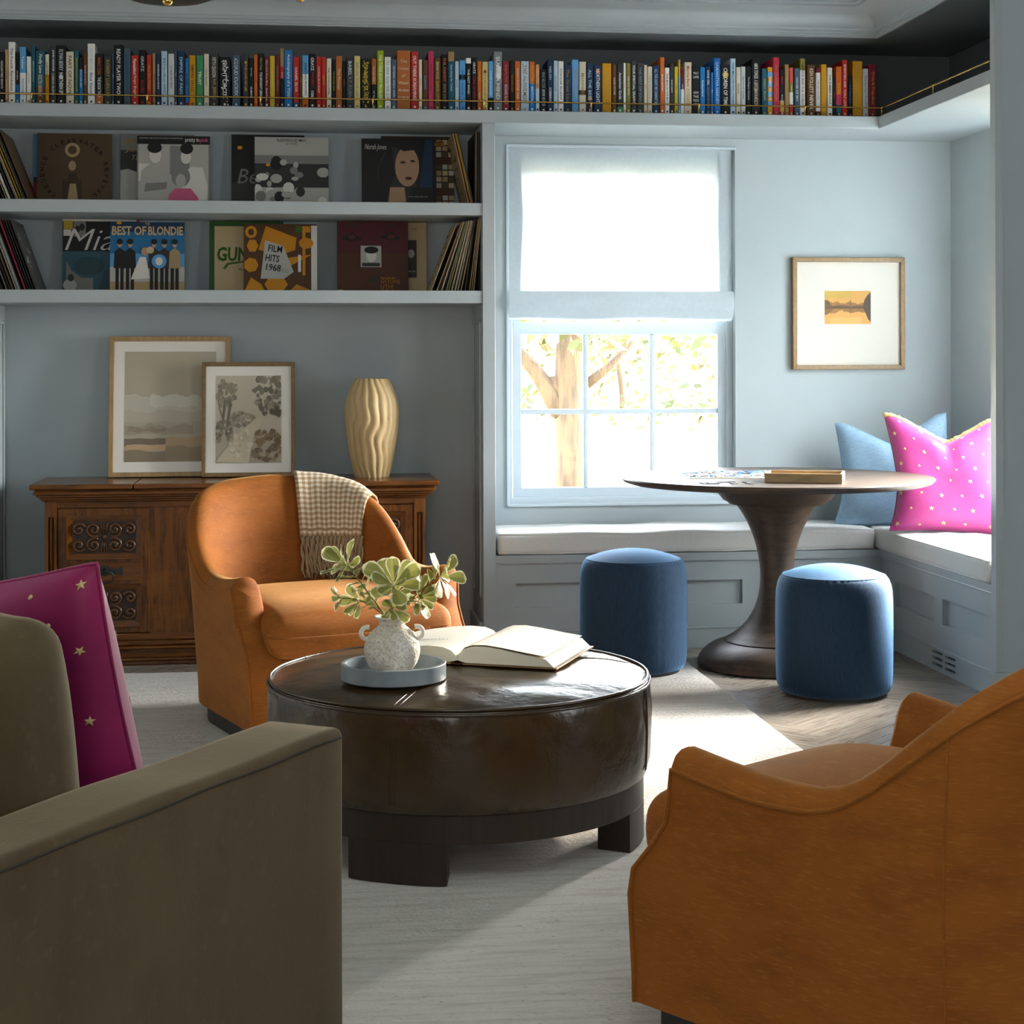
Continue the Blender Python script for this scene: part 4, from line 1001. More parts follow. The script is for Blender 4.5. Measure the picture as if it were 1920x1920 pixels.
# plain sliding panels with a slim grille between the doors
g0, g1 = xy(362, YSB), sx1 - pw - wdr - (xy(362, YSB) - xd1)
build(G().box(xd1 + .001, g0, YSB + .012, YSB + .024, zpl, ztr), 'sliding_panel', 'sideboard_wood', sb)
build(G().box(g1, sx1 - pw - wdr - .003, YSB + .012, YSB + .024, zpl, ztr), 'sliding_panel', 'sideboard_wood', sb)
build(plate([g0, g0 + .012, (g0 + g1) / 2 - .01, (g0 + g1) / 2 + .01, g1 - .012, g1], [zpl, zpl + .13, ztr - .13, ztr], {(1, 1), (3, 1)}, fXZ(YSB + .008), 0, .014), 'grille_frame', 'sideboard_wood', sb, bev=.002)
build(G().box(g0, g1, YSB + .0222, YSB + .0226, zpl, ztr), 'grille_back', 'shadow_gap', sb)
k = g0 + .03
while k < g1 - .02:
    build(G().box(k, k + .006, YSB + .012, YSB + .020, zpl + .12, ztr - .12), 'slat', 'carved_wood', sb); k += .024

# ------------------------------------------------------------------ framed pictures
def wavy(y, amp, seed, x0=0, x1=1, n=16, slope=0):
    rd = random.Random(seed); return [(x0 + (x1 - x0) * i / n, y + slope * i / n + amp * (sin(i * .8 + seed) * .6 + rd.uniform(-.5, .5))) for i in range(n + 1)]
def band(y0, y1, a0, a1, seed, c, x0=0, x1=1, s0=0, s1=0):
    return (c, wavy(y0, a0, seed, x0, x1, slope=s0) + wavy(y1, a1, seed + 5, x0, x1, slope=s1)[::-1])
def dabs(seed, n, cols, cx, cy, rx, ry, s0, s1):
    rd = random.Random(seed); out = []
    for _ in range(n):
        a, q = rd.uniform(0, 6.3), sqrt(rd.random()); x, y = cx + rx * q * cos(a), cy + ry * q * sin(a); r_ = rd.uniform(s0, s1)
        out.append((rd.choice(cols), [(min(1, max(0, x + r_ * cos(t * pi / 3.5 + a) * rd.uniform(.6, 1.3))), min(1, max(0, y + r_ * .8 * sin(t * pi / 3.5 + a) * rd.uniform(.6, 1.3)))) for t in range(7)]))
    return out
ART = {
 'landscape': [('b0a692', rect(0, 0, 1, 1)), band(.62, 1, .02, 0, 1, 'b3a994'), band(.44, .60, .02, .03, 2, 'c2bba9'), band(.50, .60, .015, .02, 9, 'cdc7b8', .28, .8), band(.36, .46, .01, .02, 3, 'b9b09d'), band(.25, .33, .01, .025, 4, 'a39884', 0, .75), band(.27, .31, .01, .02, 14, '948876', .04, .45),
   band(.14, .21, .004, .004, 5, '7d7060', 0, .5), band(.10, .155, .01, .006, 6, 'c6a682', .02, .62), band(.12, .22, .01, .01, 7, 'b39a7c', .45, 1), band(.0, .10, 0, .012, 8, '8e7f6a'), band(.0, .14, 0, .015, 18, '97876f', .45, 1)],
 'woodland': [('b5aa95', rect(0, 0, 1, 1)), band(.3, 1, 0, 0, 1, 'c0b6a2')] + dabs(1, 70, ['8a826f', '7a7465', '99907c', '6d685b'], .80, .82, .22, .26, .02, .06) + dabs(2, 60, ['8b836f', '7d7666', '9a917d'], .16, .80, .16, .16, .015, .045)
   + [('6e6656', [(.06, .3), (.09, .3), (.15, .62), (.13, .75), (.11, .62)]), ('6e6656', [(.14, .32), (.17, .32), (.24, .66), (.22, .78), (.19, .62)]), ('7a7262', [(.11, .45), (.13, .45), (.04, .72), (.03, .7)])]
   + dabs(3, 60, ['948b77', '7f7867', 'a59b86'], .42, .50, .2, .1, .015, .04) + dabs(4, 40, ['8d846f', '75705f'], .12, .36, .14, .12, .015, .04)
   + [('c9bda4', [(.0, .02), (.35, .34), (.62, .52), (.72, .50), (.58, .30), (.50, 0)])] + dabs(5, 26, ['d6ccb6', 'b8ab92'], .40, .22, .2, .16, .015, .05) + dabs(6, 70, ['8a7458', '77644b', '9c8768', '6c5c48'], .78, .20, .24, .18, .015, .05) + dabs(7, 20, ['5f594c'], .92, .58, .08, .04, .02, .04),
 'lake': [('c48f4c', rect(0, 0, 1, 1)), band(.6, 1, .02, 0, 1, 'b98a46'), band(.78, 1, .04, 0, 3, 'a8893c', 0, .6), band(.5, .72, 0, .05, 2, '8c5f2c', 0, .5, 0, -.1), band(.5, .64, 0, .04, 4, '7a5226', .25, 1), band(.44, .55, .01, .012, 5, '4c3518'), band(.30, .46, .05, 0, 6, '8a5f30', 0, .55, .12, 0), band(.36, .46, .03, 0, 7, '7a5428', .4, 1),
   ('3c2a14', [(.83, .5), (.86, .72), (.92, .86), (1, .97), (1, .05), (.94, .14), (.9, .28)]), ('5e4020', [(.54, .5), (.55, .72), (.57, .72), (.58, .5)]), ('6a4824', [(.54, .46), (.55, .32), (.57, .32), (.58, .46)]), ('5a3d1d', [(0, .5), (0, .72), (.08, .7), (.14, .58), (.2, .5)]), ('6f4b24', [(0, .46), (0, .26), (.08, .3), (.2, .46)]), band(0, .2, 0, .02, 11, 'cf9c58', .1, .8)],
}
def picture(name, label, Pfn, w, hh, fw, mat, art, artmat, fd=.022, bevelart=True):
    """Pfn(u, v, d): u across, v up (metres), d towards the room; art = (u0, u1, v0, v1)"""
    a = Pfn(w / 2, 0, 0)
    p_ = thing(name, label, 'picture', a)
    def fr(poly, d0, d1):
        return G().prism(poly, d0, d1, lambda u, v, d: tuple(Pfn(u, v, d)))
    for poly in ([(0, 0), (w, 0), (w - fw, fw), (fw, fw)], [(0, hh), (w, hh), (w - fw, hh - fw), (fw, hh - fw)], [(0, 0), (fw, fw), (fw, hh - fw), (0, hh)], [(w, 0), (w - fw, fw), (w - fw, hh - fw), (w, hh)]):
        build(fr(poly, 0, fd), 'frame_rail', mat, p_, bev=.002)
    build(fr([(fw, fw), (w - fw, fw), (w - fw, hh - fw), (fw, hh - fw)], .004, .008), 'mat_board', 'mat_board', p_)
    u0, u1, v0, v1 = art
    pr_ = build(G().prism([(u0, v0), (u1, v0), (u1, v1), (u0, v1)], .008, .0086, lambda u, v, d: tuple(Pfn(u, v, d)), h(ART[artmat][0][0])), 'art_print', 'print', p_)
    g = G()
    for k_, (c_, pts_) in enumerate(ART[artmat][1:]):
        g.add([tuple(Pfn(u0 + (u1 - u0) * min(1, max(0, a_)), v0 + (v1 - v0) * min(1, max(0, b_)), .0088 + .000012 * k_)) for a_, b_ in pts_], [tuple(range(len(pts_)))], h(c_))
    build(g, 'painted_shapes', 'print', pr_, recalc=False, kind='stuff')
    return p_
def leaning(px0, px1, pyt, pyb, Y0, tilt):
    zb_ = ztop + .001; d = atY((px0 + px1) / 2, pyb, Y0)
    X0, X1 = xy(px0, Y0), xy(px1, Y0); zt_ = zy((px0 + px1) / 2, pyt, Y0 + tilt)
    L = sqrt(tilt ** 2 + (zt_ - zb_) ** 2); ca_, sa_ = (zt_ - zb_) / L, tilt / L
    return X0, X1 - X0, L, lambda u, v, d: Vector((X0 + u, Y0 + v * sa_ - d * ca_, zb_ + v * ca_ + d * sa_))
X0, w, L, fn = leaning(202.5, 431, 632, 893, 7.375, .085); kx = w / 228.5; kz = L / 261
picture('leaning_picture', 'large pale framed landscape print leaning behind a smaller picture on the sideboard', fn, w, L, .020, 'gold_wood', (29 * kx, w - 27 * kx, 28 * kz, L - 28 * kz), 'landscape')
X0, w, L, fn = leaning(377.5, 553, 680, 893, 7.325, .075); kx = w / 175.5; kz = L / 213
picture('leaning_picture', 'smaller brown framed woodland print leaning at the front on the sideboard', fn, w, L, .017, 'brown_wood_frame', (26 * kx, w - 26 * kx, 25 * kz, L - 25 * kz), 'woodland')
A, B = atY(1483.5, 693, YB), atY(1692.5, 484, YB); w = B.x - A.x; L = B.z - A.z
picture('wall_picture', 'square brown framed small amber lake picture with wide white mount on the nook wall', lambda u, v, d: Vector((A.x + u, YB - .001 - d, A.z + v)), w, L, .020, 'brown_wood_frame',
        (w * .293, w * .705, L * .407, L * .703), 'lake', .03)

# ------------------------------------------------------------------ ribbed vessel on the sideboard
rv = atZ(697, 899, ztop); rv = Vector((xy(697, 7.27), 7.27, ztop)); kk = 7.27 / 3200 * 1.0
vtop = zy(694, 709, 7.27); vz = [(896, 30.5), (880, 35), (850, 41.5), (820, 46.5), (790, 49.5), (768, 50), (745, 46), (725, 39), (712, 32.5), (709.5, 30)]
pr = [(0.001, ztop + .004), (.066, ztop + .004)]
pr += [(q * kk, zy(697, y, 7.27)) for y, q in vz] + [(26 * kk, vtop - .002), (24 * kk, vtop - .03), (.001, vtop - .04)]
# refine the profile
def refine(p, n=5):
    out = []
    for i in range(len(p) - 1):
        p0, p1, p2, p3 = p[max(0, i - 1)], p[i], p[i + 1], p[min(len(p) - 1, i + 2)]
        for k_ in range(n):
            t = k_ / n
            out.append(tuple(.5 * ((2 * p1[m_]) + (-p0[m_] + p2[m_]) * t + (2 * p0[m_] - 5 * p1[m_] + 4 * p2[m_] - p3[m_]) * t * t + (-p0[m_] + 3 * p1[m_] - 3 * p2[m_] + p3[m_]) * t ** 3) for m_ in (0, 1)))
    return out + [p[-1]]
body = refine(pr[2:12], 4)
def rib(r, z, a):
    if r < .03: return r
    ph = a + .10 * sin(z * 22 + 1.3) + .05 * sin(z * 47 + 2 * a)
    k_ = (abs(sin(ph * 9)) ** .7)
    return r - .0065 + .0085 * k_
vs_ = build(G().lathe(pr[:2] + body + pr[12:], 160, rv.x, rv.y, fn=rib), 'ribbed_vase', 'cream_ribbed', sm=60)
tag(vs_, 'tall cream vase with wavy vertical ribs standing on the sideboard', 'vase')
# ------------------------------------------------------------------ rug
rug = thing('rug', 'large pale wool rug with dark flecks under the seating', 'rug', (0, 4, 0))
rx0, rx1, ry0, ry1 = -2.4, 1.56, .6, 6.775
g = G(); nx, ny = 60, 80; rr_ = random.Random(2)
jit = [[rr_.uniform(-.003, .003) for _ in range(ny + 1)] for _ in range(2)]
def rugp(i, j, z):
    x = rx0 + (rx1 - rx0) * i / nx; y = ry0 + (ry1 - ry0) * j / ny
    if i == nx: x += jit[0][j]
    if j == ny: y += jit[1][i]
    return (x, y, z)
g.grid(lambda i, j: rugp(i, j, .012 + .0012 * sin(j * 2.1) * cos(i * 1.3)), nx + 1, ny + 1)
g.grid(lambda i, j: rugp(nx, i, .001 if j == 0 else .012), ny + 1, 2)
g.grid(lambda i, j: rugp(i, ny, .001 if j == 0 else .012), nx + 1, 2)
build(g, 'rug_pile', 'rug_wool', rug, sm=50)
ZR = .0125

# ------------------------------------------------------------------ swivel armchairs
ARMH = [(0, .803), (.174, .792), (.31, .762), (.397, .708), (.488, .628), (.58, .555), (.64, .527), (.70, .515), (.784, .512), (.886, .520), (1, .535)]   # height of the top edge against the way from back centre to arm front
TOPP = [(.005, -.022), (.014, -.009), (.028, -.001), (.042, -.003), (.056, -.014), (.068, -.036), (.076, -.066), (.082, -.100)]
TOPA = [(.004, -.024), (.012, -.010), (.026, -.002), (.044, 0), (.062, -.002), (.078, -.012), (.089, -.032), (.095, -.068)]
def chair_fn(hscale=1.0):
    A0, BB, Y0_, ZB, K_, MS = .362, .290, .10, .065, 9, 9
    r = .034
    def yf(z):
        return interp([(.065, -.385), (.26, -.385), (.31, -.372), (.36, -.325), (.42, -.285), (.53, -.272)], z)
    def plan(s, z, inset):
        fl = .045 * max(0, min(1, (z - .1) / .65)); d = abs(s - .5) * 2
        ax = A0 + fl - inset
        lean = .075 * max(0, (z - .42) / .38) * max(0, 1 - (d / .46) ** 2) ** 2 if z > .42 else 0
        if s < .28 or s > .72:
            q = s / .28 if s < .28 else (1 - s) / .28
            return (-ax if s < .5 else ax, yf(z) + (Y0_ - yf(z)) * q)
        th = (s - .28) / .44 * pi - pi / 2; n = 2.5
        b = BB + fl - inset
        return (ax * (1 if sin(th) > 0 else -1) * abs(sin(th)) ** (2 / n), Y0_ + b * abs(cos(th)) ** (2 / n) + lean)
    acc = [0]
    for q in range(1, 101):
        p_ = plan(.5 + q / 200, .4, 0); p_0 = plan(.5 + (q - 1) / 200, .4, 0); acc.append(acc[-1] + sqrt((p_[0] - p_0[0]) ** 2 + (p_[1] - p_0[1]) ** 2))
    def way(s):
        f = abs(s - .5) * 200; k = min(99, int(f)); return (acc[k] + (acc[k + 1] - acc[k]) * (f - k)) / acc[-1]
    def hgt(s): return interp(ARMH, way(s))
    def sec(s):
        H = hgt(s); out = []; thick = 2 * r
        for k in range(K_ + 1):
            z = ZB + (H - r - ZB) * k / K_; out.append((*plan(s, z, 0), z))
        kb = max(0, min(1, (way(s) - .50) / .3)); kb = kb * kb * (3 - 2 * kb)
        for (i0_, d0_), (i1_, d1_) in zip(TOPP, TOPA):
            ins, dz = i0_ + (i1_ - i0_) * kb, d0_ + (d1_ - d0_) * kb
            out.append((*plan(s, H + dz, ins), H + dz))
        for k in range(K_, -1, -1):
            z = ZB + (H - .135 - ZB) * k / K_
            out.append((*plan(s, z, .086 + .011 * kb + .034 * (1 - k / K_)), z))
        return out
    return plan, hgt, sec, K_, MS, r, ZB
def armchair(label, C, phi):
    plan, hgt, sec, K_, MS, r, ZB = chair_fn()
    c = thing('armchair', label, 'armchair', C, phi, 'rust velvet swivel armchairs', local=True)
    S_ = [.28 * (i / 9) for i in range(9)] + [.28 + .44 * i / 40 for i in range(41)] + [.72 + .28 * (i / 9) for i in range(1, 10)]
    secs = [sec(s) for s in S_]; n = len(secs[0]); g = G()
    g.grid(lambda i, j: secs[i][j], len(S_), n, cv=True)
    for end in (0, -1):          # padded front of each arm
        L0 = secs[end]; L1 = []
        for j, p_ in enumerate(L0):
            q = L0[n - 1 - j]; mid = ((p_[0] + q[0]) / 2, (p_[1] + q[1]) / 2, p_[2])
            L1.append((mid[0] + (p_[0] - mid[0]) * .8, p_[1] - .011, mid[2] + (p_[2] - mid[2]) * 1 - (.010 if K_ < j < K_ + MS else 0)))
        m_ = n // 2
        g.add(L0 + L1, [(j, (j + 1), n + j + 1, n + j) for j in range(n - 1)] + [(n + j, n + j + 1, n + n - 2 - j, n + n - 1 - j) for j in range(m_ - 1)])
    build(g, 'shell', 'rust_velvet', c, sm=70)
    # piping along the outer top edge and down each arm front
    pts = [Vector(secs[i][K_]) for i in range(len(S_))]
    fr0 = [Vector(secs[0][k]) + Vector((-.001, -.002, 0)) for k in range(0, K_)]
    fr1 = [Vector(secs[-1][k]) + Vector((.001, -.002, 0)) for k in range(K_ - 1, -1, -1)]
    build(G().tube(fr0 + pts + fr1, .0042, 7), 'piping', 'rust_velvet', c, sm=180)
    for s_ in (.335, .665):
        col_ = [Vector(q) for q in sec(s_)[:K_ + 1]]
        build(G().tube(col_, .0022, 6), 'seam', 'rust_velvet', c, sm=180)
    # front rail
    build(G().rbox(-.35, .35, -.372, .1, .065, .292, .02, 3), 'front_rail', 'rust_velvet', c, sm=180)
    def puff(u, v, w):
        e = (1 - u ** 4) * (1 - v ** 4)
        y = v * .33; k = 1.0
        if v > .35: k = max(.5, (1 - ((v - .35) / .80) ** 2.8) ** (1 / 2.8))
        return (u * .300 * (k - 1) + .012 * u * (1 - w * w), -.012 * (1 - w * w) * (1 - u ** 4) * (1 if v < 0 else 0), (.028 if w > 0 else -.004) * e * abs(w) - (.012 * max(0, -v) ** 3 if w > 0 else 0))
    build(G().rbox(-.300, .300, -.425, .255, .287, .432, .042, 5, puff, 10), 'seat_cushion', 'rust_velvet', c, sm=180)
    base = [plan(s, .065, .028) for s in S_]
    base = [(x, max(y, -.352)) for x, y in base]
    build(G().prism(base, 0.0, .067, lambda a, b, d: (a, b, d)), 'plinth_base', 'black_base', c, bev=.006)
    return c
CL, PL = Vector((.074, 5.785, ZR)), radians(20)
CRt = Vector((1.118, 2.893, ZR)); PR = math.atan2(-.592, -.806)
armchair('rust velvet armchair in front of the sideboard with a checked throw over its back', CL, PL)
armchair('rust velvet armchair seen from behind, its curved back to the viewer', CRt, PR)

# ------------------------------------------------------------------ checked throw over the back of the far chair
plan, hgt, sec, K_, MS, r, ZB = chair_fn()
RM = Matrix.Translation(CL) @ Matrix.Rotation(PL, 4, 'Z')
def throw_path(s):
    L = sec(s); n = len(L); cen = [Vector(q) for q in L]
    inner = [cen[j] for j in range(n - 1, K_ + MS - 1, -1)]; top = [cen[j] for j in range(K_ + MS - 1, K_, -1)]; outer = [cen[j] for j in range(K_, -1, -1)]
    P_ = inner + top + outer
    # offset outwards from the shell
    out = []
    for i, p_ in enumerate(P_):
        a, b = P_[max(0, i - 1)], P_[min(len(P_) - 1, i + 1)]; t = (b - a).normalized()
        y_dir = Vector((p_.x, p_.y - .0, 0)).normalized(); nrm = t.cross(Vector((-y_dir.y, y_dir.x, 0))).normalized()
        if i < len(inner) and nrm.dot(y_dir) > 0: nrm = -nrm
        if i >= len(inner) + len(top) and nrm.dot(y_dir) < 0: nrm = -nrm
        if len(inner) <= i < len(inner) + len(top) and nrm.z < 0: nrm = -nrm
        out.append(p_ + nrm * .010)
    return out
def along(P_, zstart):
    i0 = next(i for i, p_ in enumerate(P_) if p_.z > zstart)
    a, b = P_[i0 - 1], P_[i0]; t = (zstart - a.z) / (b.z - a.z)
    P2 = [a + (b - a) * t] + P_[i0:]; L = [0]
    for p_, q in zip(P2, P2[1:]): L.append(L[-1] + (q - p_).length)
    return P2, L
def at_len(P2, L, x):
    for i in range(len(L) - 1):
        if x <= L[i + 1]:
            return P2[i] + (P2[i + 1] - P2[i]) * ((x - L[i]) / (L[i + 1] - L[i]))
    return P2[-1]
NU, NV = 27, 52; TL = .50
tan_, mid_, crm_ = h('9c8260'), h('bda88a'), h('dcd3c2')
cols_ = []
for i in range(NU + 1):
    s = .522 + (.640 - .522) * i / NU
    cols_.append(along(throw_path(s), .585))
def tpt(i, j):
    p_ = at_len(*cols_[i], TL * j / NV)
    q = p_ + Vector((0, 0, .002 * sin(i * 1.1) * (1 if j < NV * .4 else 0)))
    return tuple(RM @ q)
tw = build(G().grid(tpt, NU + 1, NV + 1, c=lambda i, j: tan_ if (i % 2 == 0 and j % 2 == 0) or j in (2,) else (crm_ if (i % 2 and j % 2) else mid_)), 'throw_blanket', 'throw_wool', sm=180)
sol = tw.modifiers.new('thickness', 'SOLIDIFY'); sol.thickness = .007; sol.offset = 1
tag(tw, 'tan and cream checked throw with fringe draped over the far armchair', 'throw')
g = G(); rd = random.Random(8)
for i in range(92):
    f = (i + .5) / 92 * NU; i0 = int(f); s = .522 + (.640 - .522) * f / NU
    P_ = throw_path(s); P2, L2 = along(P_, .425); top_ = Vector(tpt(i0, 0)); pts = []
    jx = rd.uniform(-.008, .008); lowz = rd.uniform(.435, .47)
    for k in range(7):
        t = k / 6; z = .587 + (lowz - .587) * t
        q = min(P2, key=lambda p_: abs(p_.z - z)); 
        j = next((m_ for m_ in range(1, len(P2)) if P2[m_].z >= z), 1); a, b = P2[j - 1], P2[j]; u = (z - a.z) / max(1e-6, b.z - a.z)
        q = a + (b - a) * u
        pts.append(RM @ (q + Vector((jx * t + .005 * sin(k * 1.9 + i), -.005 - .004 * sin(k + i), 0))))
    g.tube(pts, [.0030 + .0008 * sin(k * 2 + i) for k in range(7)], 5)
build(g, 'fringe', 'tan_wool', tw, sm=180, kind='stuff')

# ------------------------------------------------------------------ leather ottoman
OC = Vector((.418, 4.375, ZR)); OR = .492; OT = .437
ot = thing('ottoman', 'large round dark brown leather ottoman on a wooden base', 'ottoman', OC)
def wr(r_, z, a):
    if r_ < .2: return r_
    t = max(0, 1 - abs(z - .36) / .10)
    return r_ + .0025 * sin(7 * a + 2) * t + .0018 * sin(23 * a + 40 * z) * t + .0012 * sin(41 * a - 60 * z) * t
prof = [(.3, .172), (OR - .022, .172), (OR - .014, .178), (OR - .008, .20)] + [(OR - .004 + .004 * sin(pi * k / 12), .20 + (.405 - .20) * k / 12) for k in range(1, 13)] + [(OR - .007, .413), (OR - .012, .418)]
build(G().lathe(prof, 144, OC.x, OC.y, fn=wr), 'leather_side', 'leather', ot, sm=180)
def top_fn(i, j):
    q = i / 30; a = 2 * pi * j / 144; rr2 = (OR - .012) * q
    z = OT - .020 * q ** 6 + .006 * (1 - q * q) + .0022 * sin(5 * a + 9 * q) * q * (1 - q) * 2 + .0012 * sin(13 * a - 17 * q) * q
    # the two seams pull the top in slightly
    for aa in (radians(246), radians(66), radians(10)):
        dd = abs(rr2 * sin(a - aa)) if cos(a - aa) > 0 else 9
        z -= .0022 * exp(-(dd / .008) ** 2) * min(1, q * 3)
    return (OC.x + rr2 * cos(a), OC.y + rr2 * sin(a), z)
build(G().grid(top_fn, 31, 144, cv=True), 'leather_top', 'leather', ot, sm=180)
for rr2, z in ((OR - .008, .4195), (OR - .003, .4085)):
    build(G().tube([(OC.x + rr2 * cos(2 * pi * k / 120), OC.y + rr2 * sin(2 * pi * k / 120), z) for k in range(120)], .0042, 6, closed=True), 'welt', 'leather', ot, sm=180)
for aa in (radians(246), radians(66), radians(336), radians(156)):
    for da in (-.014, .014):
        pts = [(OC.x + (OR - .0035 + .004 * sin(pi * k / 12)) * cos(aa + da * .8), OC.y + (OR - .0035 + .004 * sin(pi * k / 12)) * sin(aa + da * .8), .20 + (.405 - .20) * k / 12) for k in range(13)]
        build(G().tube(pts, .0016, 5), 'seam', 'leather', ot, sm=180)
for aa in (radians(246), radians(10)):
    for da in (-1, 1):
        pts = []
        for k in range(13):
            q = .55 + .43 * k / 12; x, y, z = top_fn(q * 30, aa / 2 / pi * 144); pts.append((x - sin(aa) * .007 * da, y + cos(aa) * .007 * da, z + .0008))
        build(G().tube(pts, .0014, 5), 'seam', 'leather', ot, sm=180)
ri, ro = OR - .075, OR - .020
build(G().lathe([(ri, .108), (ro, .108), (ro, .174), (ri, .174)], 96, OC.x, OC.y, closed=True), 'base_ring', 'dark_oak', ot, sm=40)
for aa, wdt in ((radians(246), .52), (radians(336), .34), (radians(66), .52), (radians(156), .34)):
    g = G(); N = 14; L_ = []
    for i in range(N + 1):
        a = aa - wdt / 2 + wdt * i / N; L_.append(((ri - .03, a), (ro + .001, a)))
    vs = [(OC.x + q[0] * cos(q[1]), OC.y + q[0] * sin(q[1]), z) for pr_ in L_ for q in pr_ for z in (ZR + .001, .109)]
    fs = []
    for i in range(N):
        a, b = i * 4, i * 4 + 4
        fs += [(a, b, b + 2, a + 2), (a + 1, a + 3, b + 3, b + 1), (a, a + 1, b + 1, b), (a + 2, b + 2, b + 3, a + 3)]
    fs += [(0, 2, 3, 1), (N * 4, N * 4 + 1, N * 4 + 3, N * 4 + 2)]
    g.add(vs, fs); build(g, 'leg', 'dark_oak', ot, sm=40)
def otz(x, y):
    q = min(1, sqrt((x - OC.x) ** 2 + (y - OC.y) ** 2) / (OR - .012)); return OT - .020 * q ** 6 + .006 * (1 - q * q) + .0012

# marble tray and the rough vase
TC = Vector((.238, 4.185)); TR = .1285; tz = otz(*TC) + .0012
tr = build(G().lathe([(.001, tz), (TR - .004, tz), (TR, tz + .003), (TR, tz + .039), (TR - .0015, tz + .0405), (TR - .010, tz + .0405), (TR - .0125, tz + .039), (TR - .0145, tz + .012), (.001, tz + .011)], 96, *TC), 'marble_tray', 'marble', sm=40)
tag(tr, 'round blue grey marble tray on the ottoman under the vase', 'tray')
vc = Vector((TC.x - .004, TC.y - .002)); vz0 = tz + .0122
va = thing('vase', 'small rough grey pottery vase with two loop handles on the round tray', 'vase', (vc.x, vc.y, vz0))
vp = refine([(.030, 0), (.045, .008), (.060, .027), (.0675, .050), (.0675, .068), (.061, .089), (.047, .107), (.034, .118), (.031, .126), (.036, .134), (.0435, .138)], 4)
vp = [(r_, z + vz0) for r_, z in vp]
def rough(r_, z, a):
    return r_ * (1 + .012 * sin(3 * a + 30 * z) + .006 * sin(17 * a + 90 * z) * cos(11 * a - 130 * z))
nb_ = len(vp) - 9
build(G().lathe([(.001, vz0)] + vp[:nb_] + [(.028, vp[nb_ - 1][1]), (.026, vp[nb_ - 1][1] - .02), (.001, vp[nb_ - 1][1] - .03)], 72, vc.x, vc.y, fn=rough), 'body', 'ceramic', va, sm=180)
build(G().lathe([(.0285, vp[nb_ - 1][1])] + vp[nb_ - 1:] + [(.045, vz0 + .141), (.043, vz0 + .1425), (.036, vz0 + .141), (.028, vz0 + .130), (.0275, vp[nb_ - 1][1])], 64, vc.x, vc.y), 'neck', 'ceramic_smooth', va, sm=180)
for s in (-1, 1):
    ux_ = Vector((cos(.0), 0, 0)) * s; pts = []
    for k in range(22):
        a = pi * .62 - 2 * pi * .86 * k / 21; rr2 = .0155 - .004 * (k / 21)
        pts.append(Vector((vc.x, vc.y - .006 * (k / 21), vz0 + .100)) + ux_ * (.0615 + rr2 * cos(a)) + Vector((0, 0, rr2 * sin(a))))
    build(G().tube(pts, [.0062 - .0015 * k / 21 for k in range(22)], 9), 'loop_handle', 'ceramic_smooth', va, sm=180)

# ------------------------------------------------------------------ variegated sprigs standing in the vase
lg, lc, lw = h('9c9b52'), h('8a8b46'), h('e2deba')
def leaf_mesh(bend, fold, wid):
    W_ = [(0, .06), (.12, .12), (.3, .36), (.5, .74), (.68, .98), (.82, 1), (.92, .74), (1, .12)]
    us = [-1, -.80, 0, .80, 1]; g = G()
    def f(i, j):
        t, w = W_[i]; u = us[j]; ripple = .012 * sin(t * 17 + j * 3) * abs(u)
        return (u * w * wid, t, fold * abs(u) * w * wid + bend * t * t + ripple)
    def col(i, j): return lw if (j in (0, 3) or i >= 6) else (lg if j < 2 else lc)
    g.grid(f, len(W_), 5, c=col)
    return g
LEAVES = []
for k, (bd, fo, wi) in enumerate(((-.10, .22, .27), (-.2, .16, .31), (.05, .26, .25), (-.26, .10, .29))):
    o = build(leaf_mesh(bd, fo, wi), 'leaf', 'leaf', recalc=False, sm=180)
    me = o.data
    for v in me.vertices: v.co += ORG[o]
    LEAVES.append(me); bpy.data.objects.remove(o)
mouth = Vector((vc.x, vc.y, vz0 + .126))
